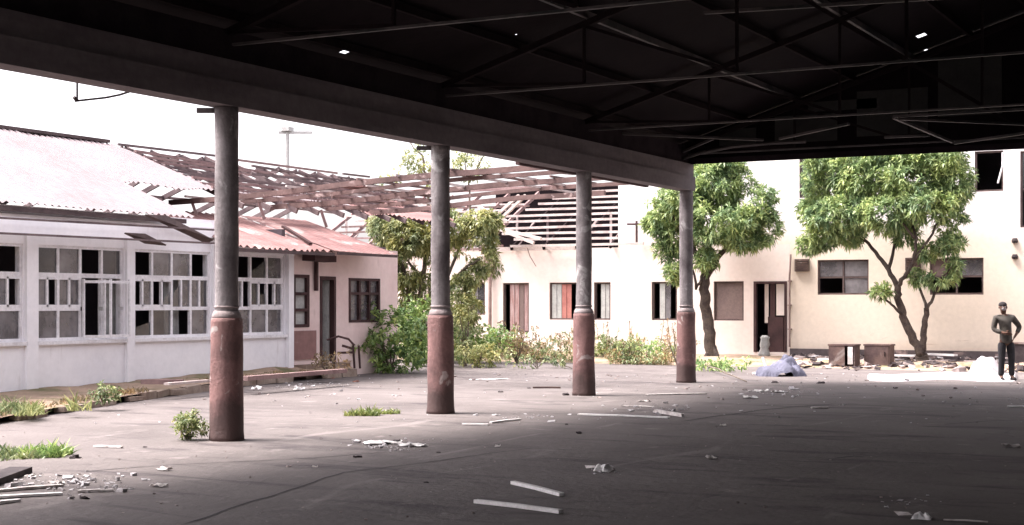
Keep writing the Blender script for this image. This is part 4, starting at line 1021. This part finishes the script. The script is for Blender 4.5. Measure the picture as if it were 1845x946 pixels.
mb.build('stuffed_sack', 'pale_cloth', loc=(c.x, c.y, .12), smooth=True, label='upright pale sack standing in the open doorway of the pale building', cat='sack')

def chunk(mb, c, s_):
    rot = Matrix.Rotation(random.uniform(0, 6), 3, 'Z') @ Matrix.Rotation(random.uniform(-.5, .5), 3, 'X')
    a, b, h = s_ * random.uniform(.5, 1.3), s_ * random.uniform(.4, 1), s_ * random.uniform(.12, .4)
    mb.box((c.x - a/2, c.y - b/2, c.z), (c.x + a/2, c.y + b/2, c.z + h), rot, jit=s_ * .12)
mb = MB(); mbd = MB(); mbb = MB()
for k in range(1300):
    px = random.uniform(1425, 1860); y = YF - .55 - abs(random.gauss(0, 1.6)); c = onY(px, HOR, y)
    if y < YF - 6.5: continue
    c.z = .02 + max(0, .10 * (1 - (YF - y) / 5)); chunk(random.choice((mb, mb, mb, mb, mbd, mbd, mbd, mbd, mbb)), c, random.uniform(.05, .30))
mb.build('rubble', 'rubble', kind='stuff', label='grey brown rubble strewn along the plinth of the cream wall', cat='rubble')
mbd.build('dark_rubble', 'dark_bit', kind='stuff', label='dark charred scraps among the rubble under the cream wall', cat='rubble')
mbb.build('pale_rubble', 'plaster_heap', kind='stuff', label='pale plaster chips scattered among the rubble by the cream wall', cat='rubble')
# long boards over the rubble
for (a, b, z, mt, l) in (((1590, 640), (1665, 641), .30, 'white_bit', 'long white board lying level on the rubble left of the forked tree'), ((1672, 638), (1722, 640), .30, 'white_bit', 'white board on the rubble right of the forked tree'),
                  ((1625, 660), (1745, 666), .12, 'dark_bit', 'thick dark plank lying on rubble in front of the forked tree'), ((1690, 652), (1795, 668), .2, 'white_bit', 'slanting white strip lying between the forked tree and the person'),
                  ((1440, 655), (1500, 660), .12, 'dark_bit', 'dark plank lying between the cloth heap and the cabinets')):
    p, q = G(a[0], a[1], z), G(b[0], b[1], z); d = YF - 1.6
    p = onY(a[0], a[1], d); q = onY(b[0], b[1], d - .4); mb = MB(); mb.bar(p, q, .16, .05); mb.build('loose_board', mt, loc=p.lerp(q, .5), label=l, cat='board', group='boards on the rubble')
# white plaster strip and heap
mb = MB(); vs = []; n1, n2 = 80, 8
for i in range(n1 + 1):
    for j in range(n2 + 1):
        t = i / n1; u = j / n2; px = 1562 + (1832 - 1562) * t
        c = G(px, 686 - 14 * u + 2 * math.sin(t * 9)); hgt = .025 + .05 * t
        hp = max(0, 1 - ((px - 1775) / 32) ** 2) * .42
        hp2 = max(0, 1 - ((px - 1838) / 12) ** 2) * .3
        z = (hgt + hp + hp2) * math.sin(math.pi * u) ** .7 * (1 + .4 * mnoise.noise(c * 4)) * min(1, t * 30, (1 - t) * 60) - .004
        vs.append((c.x, c.y, z))
mb.add(vs, [(i*(n2+1)+j, (i+1)*(n2+1)+j, (i+1)*(n2+1)+j+1, i*(n2+1)+j+1) for i in range(n1) for j in range(n2)])
mb.build('plaster_heap', 'plaster_heap', kind='stuff', label='long low bank of white plaster rubble beside the standing person', cat='plaster heap')

# litter: strips, papers, chips on the floor
def strip(a, b, w_, h_, mt, label, group='pale strips on the floor', name='wood_strip', cat='strip', round_=False):
    p, q = G(*a), G(*b); p.z = q.z = h_ / 2 + .004; mb = MB()
    if round_: mb.tube([p, p.lerp(q, .5), q], h_ / 2, 8)
    else:
        mid = p.lerp(q, .5) + Vector((0, 0, .004)); mb.bar(p, mid, w_, h_); mb.bar(mid, q, w_ * .97, h_)
    mb.build(name, mt, loc=p.lerp(q, .5), label=label, cat=cat, group=group)
strip((924, 873), (1012, 895), .05, .03, 'white_bit', 'short white strip in the foreground, farther of the two lying together')
strip((857, 907), (1010, 926), .05, .03, 'white_bit', 'long white strip in the foreground, nearest to the viewer')
strip((833, 766), (880, 767), .045, .02, 'white_bit', 'small white strip just below the second column, left one of two in line')
strip((884, 763), (937, 757), .045, .02, 'white_bit', 'small white strip right below the second column, right one of two in line')
strip((1043, 748), (1205, 754), .10, .02, 'white_bit', 'long flat white board in front of the third column')
strip((1180, 744), (1230, 752), .04, .05, 'paper', 'short splintered piece on the end of the long white board')
strip((1165, 712), (1272, 710), .12, .015, 'paper', 'thin pale board between the third and fourth columns')
strip((1462, 736), (1492, 736), .10, .02, 'paper', 'short pale strip on the floor below the blue grey cloth heap')
strip((1815, 734), (1870, 735), .10, .02, 'white_bit', 'pale strip at the right edge below the standing person')
strip((-30, 889), (112, 877), .07, .02, 'paper', 'upper long pale lath at the left edge of the foreground')
strip((-30, 900), (112, 892), .07, .02, 'white_bit', 'middle long pale lath at the left edge of the foreground')
strip((-30, 912), (35, 904), .05, .02, 'white_bit', 'lowest short pale lath at the left edge of the foreground')
strip((140, 888), (205, 886), .05, .02, 'paper', 'pale lath lying right of the left edge laths beside a dark lump')
strip((170, 806), (220, 808), .05, .02, 'paper', 'pale strip on the yard paving left of the leafy bush')
strip((1700, 938), (1780, 942), .03, .008, 'paper', 'faint thin strip at the bottom right of the floor')
strip((960, 700), (1010, 700), .04, .03, 'rust', 'small rusty bar on the paving left of the third column')
for (a, b, l) in (((255, 690), (330, 690), 'dark hollow tube lying on the terrace left of the nearest column'), ((300, 694), (374, 688), 'pale lath lying on the terrace just left of the nearest column')):
    p, q = G(*a, z=.25), G(*b, z=.25); p.z = q.z = .27
    mb = MB(); mb.bar(p, q, .12, .08 if 'dark' in l else .04); mb.build('terrace_timber', 'wood_mid' if 'dark' in l else 'wood_pale', loc=p, label=l, cat='timber', group='timbers on the terrace')
for (a, b, l) in (((440, 682), (620, 668), 'long weathered timber lying on the terrace below the pink wall'),):
    p, q = G(*a, z=.3), G(*b, z=.3); p.z = q.z = .30; mb = MB(); mb.bar(p, q, .15, .08); mb.build('terrace_timber', 'wood_mid', loc=p, label=l, cat='timber', group='timbers on the terrace')

def scrap(px, py, w_, d_, label, mt='paper', amp=.03, name='paper_scrap', cat='paper', group='paper scraps on the floor'):
    c = G(px, py); mb = MB(); n_ = 7; vs = []; an = random.uniform(-.5, .5)
    sd = random.uniform(0, 50)
    for i in range(n_ + 1):
        for j in range(n_ + 1):
            x = (i / n_ - .5) * w_; y = (j / n_ - .5) * d_
            x += .12 * w_ * mnoise.noise(Vector((i * .9, j * .9, sd))); y += .2 * d_ * mnoise.noise(Vector((i * .9, j * .9, sd + 9)))
            X = x * math.cos(an) - y * math.sin(an); Y = x * math.sin(an) + y * math.cos(an)
            z = .006 + amp * abs(mnoise.noise(Vector((i * .38, j * .38, sd + 3)))) * 2.6 + amp * .25 * abs(mnoise.noise(Vector((i * 1.3, j * 1.3, sd + 5))))
            vs.append(c + Vector((rt.x * X + fw.x * Y, rt.y * X + fw.y * Y, z)))
    mb.add(vs, [(i*(n_+1)+j, (i+1)*(n_+1)+j, (i+1)*(n_+1)+j+1, i*(n_+1)+j+1) for i in range(n_) for j in range(n_)])
    mb.build(name, mt, loc=c, label=label, cat=cat, group=group)
scrap(690, 799, .45, .3, 'torn whitish sheet lying below and left of the second column', mt='white_bit', amp=.02)
scrap(745, 804, .28, .2, 'smaller torn white sheet joined right of the whitish sheet', mt='white_bit', amp=.02)
scrap(1822, 806, .18, .16, 'pale crumpled scrap near the right edge of the floor', amp=.02)
scrap(1283, 827, .12, .12, 'small pale scrap alone on the dark floor below the fourth column', amp=.02)
scrap(567, 843, .06, .05, 'tiny pale chip on the floor below the nearest column', amp=.01)
scrap(897, 806, .07, .05, 'tiny whitish chip right of the torn sheets', amp=.02)
scrap(1303, 768, .10, .1, 'small pale chip on the floor under the fourth column', amp=.02)
scrap(1160, 724, .2, .16, 'small pale scrap between the third and fourth columns', amp=.02)
scrap(285, 877, .14, .1, 'small pale scrap on the floor left of the nearest column base', amp=.02)
scrap(295, 848, .14, .1, 'pale scrap lying above another one left of the nearest column', amp=.02)
scrap(55, 860, .10, .08, 'pale scrap left of the other scraps near the left slab edge', amp=.02)
scrap(103, 872, .14, .1, 'pale scrap just above the long laths at the left', amp=.02)
scrap(1352, 718, .25, .2, 'pale chip on the bright paving in front of the cloth heap', mt='white_bit', amp=.03)
scrap(1372, 706, .25, .2, 'pale chip close in front of the cloth heap', mt='white_bit', amp=.03)
scrap(1402, 707, .2, .2, 'white chip right of the pale chip in front of the cloth heap', mt='white_bit', amp=.03)
scrap(880, 684, .9, .3, 'flat whitish sheet on the paving at the edge of the weeds', mt='white_bit', amp=.01)
scrap(462, 703, .18, .15, 'white scrap lying against the kerb right of the nearest column', mt='white_bit', amp=.05)
scrap(541, 703, .22, .15, 'white scrap lying on the paving below the pink wall panel', mt='white_bit', amp=.04)
scrap(1148, 733, .5, .12, 'thin pale scrap lying above the long white board', amp=.01)
def packet(px, py, w_, d_, h_, label):
    c = G(px, py); mb = MB(); n_ = 9; vs = []; sd = random.uniform(0, 40); an = A + random.uniform(-.6, -.2)
    for i in range(n_ + 1):
        for j in range(n_ + 1):
            a_, b_ = i / n_ * 2 - 1, j / n_ * 2 - 1
            e_ = (1 - abs(a_) ** 5) * (1 - abs(b_) ** 5)
            q = mnoise.noise_vector(Vector((a_ * 1.1, b_ * 1.1, sd)))
            x, y = a_ * w_ / 2 + q.x * w_ * .16, b_ * d_ / 2 + q.y * d_ * .16
            vs.append(c + Vector((x * math.cos(an) - y * math.sin(an), x * math.sin(an) + y * math.cos(an), .004 + e_ * h_ * (.75 + .7 * mnoise.noise(Vector((a_ * 2.1, b_ * 2.1, sd + 7)))))))
    mb.add(vs, [(i*(n_+1)+j, (i+1)*(n_+1)+j, (i+1)*(n_+1)+j+1, i*(n_+1)+j+1) for i in range(n_) for j in range(n_)])
    o = mb.build('crumpled_packet', 'white_bit', loc=c, label=label, cat='packet', group='crumpled packets on the floor')
    fl = MB(); r3_ = Vector((rt.x, rt.y, 0)); f3_ = Vector((fw.x, fw.y, 0))
    P = [c + r3_ * (-w_ * .45), c + r3_ * (-w_ * 1.0) + f3_ * .10, c + r3_ * (-w_ * 1.05) + f3_ * .22, c + r3_ * (-w_ * .5) + f3_ * .10]
    for k_, z_ in enumerate((.03, .012, .03, .04)): P[k_].z = z_
    fl.add(P, [(0, 1, 2, 3)]); fl.build('torn_flap', 'paper', o)
packet(1088, 848, .17, .24, .06, 'crumpled whitish paper packet right of the foreground strips')
packet(1660, 935, .15, .14, .05, 'crumpled pale packet at the bottom right of the floor')
def lump(px, py, s_, label, mt='dark_bit', z=0):
    c = G(px, py, z); mb = MB()
    for k in range(4): chunk(mb, c + Vector((random.uniform(-.3, .3) * s_, random.uniform(-.3, .3) * s_, .001)), s_ * .55)
    mb.build('debris_lump', mt, loc=c, label=label, cat='debris', group='dark lumps on the floor')
lump(150, 899, .10, 'dark lump beside the pale laths in the left foreground')
lump(133, 826, .13, 'dark lump at the end of the left grass patch')
lump(720, 797, .14, 'dark lump on the torn whitish sheet')
lump(790, 816, .06, 'dark stone below the second column right of the torn sheets')
lump(1043, 781, .10, 'dark lump below the long white board')
lump(642, 824, .10, 'flat dark lump left below the torn sheets')
lump(768, 870, .05, 'tiny dark stone left of the foreground strips')
lump(1020, 765, .05, 'tiny dark stone near the third column')
lump(1632, 686, .16, 'dark lump on the paving below the white plaster bank')
lump(1612, 700, .10, 'dark stone on bright paving left of the person')
lump(1478, 691, .16, 'dark lump right of the cloth heap on the paving')
lump(1396, 690, .14, 'dark lump in front of the cloth heap')
lump(262, 806, .05, 'tiny dark stone left of the leafy bush')
lump(900, 707, .10, 'dark stone on the paving between second and third columns')
lump(954, 700, .08, 'smaller dark stone nearer the third column in the yard')
lump(1020, 712, .16, 'dark lump at the left foot of the third column')
lump(618, 678, .2, 'reddish broken brick at the end of the kerb', 'brick')
lump(596, 682, .16, 'reddish brick piece left of the kerb end', 'brick')
lump(640, 688, .14, 'brick chip on the paving past the kerb end', 'brick')
# broken slab edge at the left foreground
p = G(0, 866); q = G(38, 852); mb = MB(); d = (q - p).normalized(); mb.bar(p - d * .8 + Vector((0, 0, .03)), q + Vector((0, 0, .03)), .22, .06); mb.build('slab_edge', 'dark_bit', loc=q, label='dark broken slab edge lying at the left border of the foreground', cat='slab')
# fine grit
mb = MB()
for k in range(420):
    px = random.uniform(-20, 1860); py = HOR + 128 + 280 * random.random() ** 2.4; c = G(px, py)
    if c.x < XL + 2.5 and py < 760 and px < 640: continue
    c.z = .001; chunk(mb, c, random.uniform(.015, .05) * (1.4 if py < 720 else .5))
mb.build('grit', 'rubble', kind='stuff', label='fine grit and crumbs scattered over the paving', cat='grit')
mb = MB()
for k in range(260):
    px = random.uniform(-20, 1860); py = HOR + 126 + 90 * random.random() ** 2.4; c = G(px, py)
    if c.x < XL + 2.5 and py < 760 and px < 640: continue
    c.z = .001; chunk(mb, c, random.uniform(.015, .05))
for cx_, cy_, sx_, sy_, n_ in ((130, 872, 130, 18, 170), (700, 802, 70, 9, 70), (1180, 735, 70, 9, 50), (1390, 705, 90, 10, 60), (560, 694, 70, 8, 60), (960, 752, 90, 10, 30), (1640, 905, 60, 14, 12), (1090, 850, 30, 10, 12)):
    for k in range(n_):
        c = G(cx_ + random.gauss(0, .55) * sx_, cy_ + random.gauss(0, .55) * sy_); c.z = .001; chunk(mb, c, random.uniform(.015, .05) * (.5 + random.random() ** 4 * 2))
mb.build('white_grit', 'plaster_heap', kind='stuff', label='small white plaster crumbs scattered over the paving', cat='grit')

# broken chair frame by the pink wall
c = G(618, 664, .25); c.z = .25
e = empty('broken_chair', c, 'overturned broken chair frame between the dark door and the green shrub', 'chair')
r3 = Vector((rt.x, rt.y, 0)); f3 = Vector((fw.x, fw.y, 0))
mb = MB(); mb.tube([c - r3 * .35 + Vector((0, 0, .62)), c - r3 * .1 + Vector((0, 0, .70)), c + r3 * .12 + Vector((0, 0, .64)), c + r3 * .25 + Vector((0, 0, .5))], .025, 7); mb.build('backrest', 'frame_dark', e)
mb = MB(); mb.bar(c - r3 * .02 + Vector((0, 0, .50)), c + r3 * .25 + Vector((0, 0, .42)), .06, .05); mb.bar(c - r3 * .12 + Vector((0, 0, .34)), c + r3 * .24 + Vector((0, 0, .35)), .06, .05); mb.build('rail', 'frame_dark', e)
for s_, zz in ((.24, .5), (.36, .5), (-.2, .3)):
    mb = MB(); mb.bar(c + r3 * s_ + f3 * .1, c + r3 * (s_ - .02) + Vector((0, 0, zz)), .04, .04); mb.build('leg', 'frame_dark', e)

# ================================================================== PERSON
def skinmesh(name, nodes, edges, mt, parent, loc, rot, sub=2, root=0):
    me = bpy.data.meshes.new(name); me.from_pydata([n_[0] for n_ in nodes], edges, []); me.materials.append(M[mt])
    o = bpy.data.objects.new(name, me); COL.objects.link(o)
    sk = o.modifiers.new('skin', 'SKIN'); sk.use_smooth_shade = True
    me.skin_vertices.new() if not me.skin_vertices else None
    for i, n_ in enumerate(nodes):
        r_ = n_[1]; me.skin_vertices[0].data[i].radius = (r_, r_) if not hasattr(r_, '__len__') else r_
        me.skin_vertices[0].data[i].use_root = (i == root)
    ss = o.modifiers.new('sub', 'SUBSURF'); ss.levels = sub; ss.render_levels = sub
    if parent: o.parent = parent
    else: o.location = loc; o.rotation_euler = (0, 0, rot)
    return o
pl = G(1811, 686)
N_ = [((.02, 0, .90), (.105, .08)), ((.01, 0, 1.08), (.105, .08)), ((0, 0, 1.24), (.125, .085)), ((-.02, 0, 1.36), (.12, .085)), ((-.035, -.005, 1.43), .052), ((-.045, -.02, 1.50), (.060, .066)), ((-.05, -.02, 1.58), (.074, .088)), ((-.05, -.005, 1.655), (.05, .058)),
      ((.15, 0, 1.36), .058), ((.34, .07, 1.16), .043), ((.22, -.04, .99), .031),           # 8 9 10 arm on hip
      ((-.19, 0, 1.355), .055), ((-.25, .0, 1.10), .044), ((-.08, -.17, 1.03), .030),          # 11 12 13
      ((-.07, 0, .80), .070), ((-.08, -.02, .48), .060), ((-.085, .01, .09), .040), ((-.10, -.13, .04), .035),   # 14-17
      ((.11, 0, .80), .070), ((.13, -.02, .48), .060), ((.145, .01, .09), .040), ((.17, -.12, .04), .035)]      # 18-21
E_ = [(0,1),(1,2),(2,3),(3,4),(4,5),(5,6),(6,7),(3,8),(8,9),(9,10),(3,11),(11,12),(12,13),(0,14),(14,15),(15,16),(16,17),(0,18),(18,19),(19,20),(20,21)]
def hand(wi, d, side):
    w0 = Vector(N_[wi][0]); d = Vector(d).normalized(); s_ = Vector(side).normalized()
    N_.append((tuple(w0 + d * .07), (.034, .02))); pi = len(N_) - 1; E_.append((wi, pi))
    for k, ln in enumerate((.065, .078, .072, .055)):
        b0 = w0 + d * .10 + s_ * (-.03 + .02 * k); N_.append((tuple(b0), .010)); E_.append((pi, len(N_) - 1))
        N_.append((tuple(b0 + d * ln * .6 + Vector((0, 0, -.01))), .009)); E_.append((len(N_) - 2, len(N_) - 1))
        N_.append((tuple(b0 + d * ln * .9 + Vector((0, 0, -.035))), .008)); E_.append((len(N_) - 2, len(N_) - 1))
    b0 = w0 + d * .05 - s_ * .045; N_.append((tuple(b0), .012)); E_.append((pi, len(N_) - 1)); N_.append((tuple(b0 + d * .045 - s_ * .02), .009)); E_.append((len(N_) - 2, len(N_) - 1))
hand(10, (-.45, -.25, -.55), (0, -.7, .5)); hand(13, (.9, -.15, -.05), (0, .3, -.9))
per = skinmesh('person', N_, E_, 'skin', None, (pl.x, pl.y, 0), A)
settag(per, 'person in olive grey long sleeved top and dark trousers standing with one hand on hip', 'person')
def sub_(name, ids, edges, grow, mt, over={}):
    nodes = [];
    for i in ids:
        p_, r_ = N_[i]; p_ = over.get(i, p_)
        r_ = tuple(v + grow for v in r_) if hasattr(r_, '__len__') else r_ + grow
        nodes.append((p_, r_))
    return skinmesh(name, nodes, edges, mt, per, None, 0)
S_ = [((.02, 0, .78), (.175, .135)), ((.015, 0, .93), (.172, .135)), ((.01, 0, 1.10), (.168, .13)), ((0, 0, 1.25), (.178, .13)), ((-.02, 0, 1.365), (.125, .098)), ((-.033, 0, 1.43), .062),
      ((.16, 0, 1.355), .078), ((.34, .07, 1.16), .062), ((.245, -.02, 1.02), .048), ((-.20, 0, 1.35), .078), ((-.255, 0, 1.10), .064), ((-.11, -.15, 1.035), .048)]
skinmesh('shirt', S_, [(0,1),(1,2),(2,3),(3,4),(4,5),(4,6),(6,7),(7,8),(4,9),(9,10),(10,11)], 'shirt', per, None, 0)
for sg, kn, an, hp in ((-1, (-.08, -.02, .48), (-.085, .01, .10), (-.068, 0, .86)), (1, (.13, -.02, .48), (.145, .01, .10), (.108, 0, .86))):
    skinmesh('trouser_leg', [(hp, (.105, .105)), (tuple(Vector(hp).lerp(Vector(kn), .5)), (.092, .095)), (kn, .076), (tuple(Vector(kn).lerp(Vector(an), .6)), .068), (an, .066)], [(0,1),(1,2),(2,3),(3,4)], 'trousers', per, None, 0)
for ids in ((16, 17), (20, 21)):
    a_, b_ = Vector(N_[ids[0]][0]), Vector(N_[ids[1]][0])
    skinmesh('shoe', [((a_.x, a_.y + .03, .05), (.05, .05)), ((a_.lerp(b_, .5).x, a_.lerp(b_, .5).y, .045), (.05, .045)), ((b_.x, b_.y - .03, .035), (.045, .034))], [(0,1),(1,2)], 'shoe', per, None, 0)
def blob(name, c, r, mt, seg=16, rings=10, zmin=-1, parent=per):
    mb = MB(); vs = []; fs = []
    for j in range(rings + 1):
        ph = math.pi * j / rings
        for i in range(seg):
            t = 2 * math.pi * i / seg; z = max(zmin, math.cos(ph)); vs.append((c[0] + r[0] * math.sin(ph) * math.cos(t), c[1] + r[1] * math.sin(ph) * math.sin(t), c[2] + r[2] * z))
    for j in range(rings):
        for i in range(seg): fs.append((j*seg+i, j*seg+(i+1)%seg, (j+1)*seg+(i+1)%seg, (j+1)*seg+i))
    me = bpy.data.meshes.new(name); me.from_pydata(vs, [], fs); me.materials.append(M[mt]); me.polygons.foreach_set('use_smooth', [True] * len(fs))
    o = bpy.data.objects.new(name, me); COL.objects.link(o); o.parent = parent; return o
blob('hair', (-.05, 0.01, 1.625), (.088, .10, .08), 'shoe', zmin=-.25)
blob('face_cover', (-.055, -.085, 1.545), (.048, .032, .04), 'mask')
for s_ in (-1, 1):
    blob('eye', (-.055 + s_ * .03, -.098, 1.597), (.011, .008, .008), 'mask'); blob('ear', (-.05 + s_ * .084, -.01, 1.58), (.012, .02, .03), 'skin')
blob('nose', (-.055, -.112, 1.58), (.013, .016, .02), 'skin')
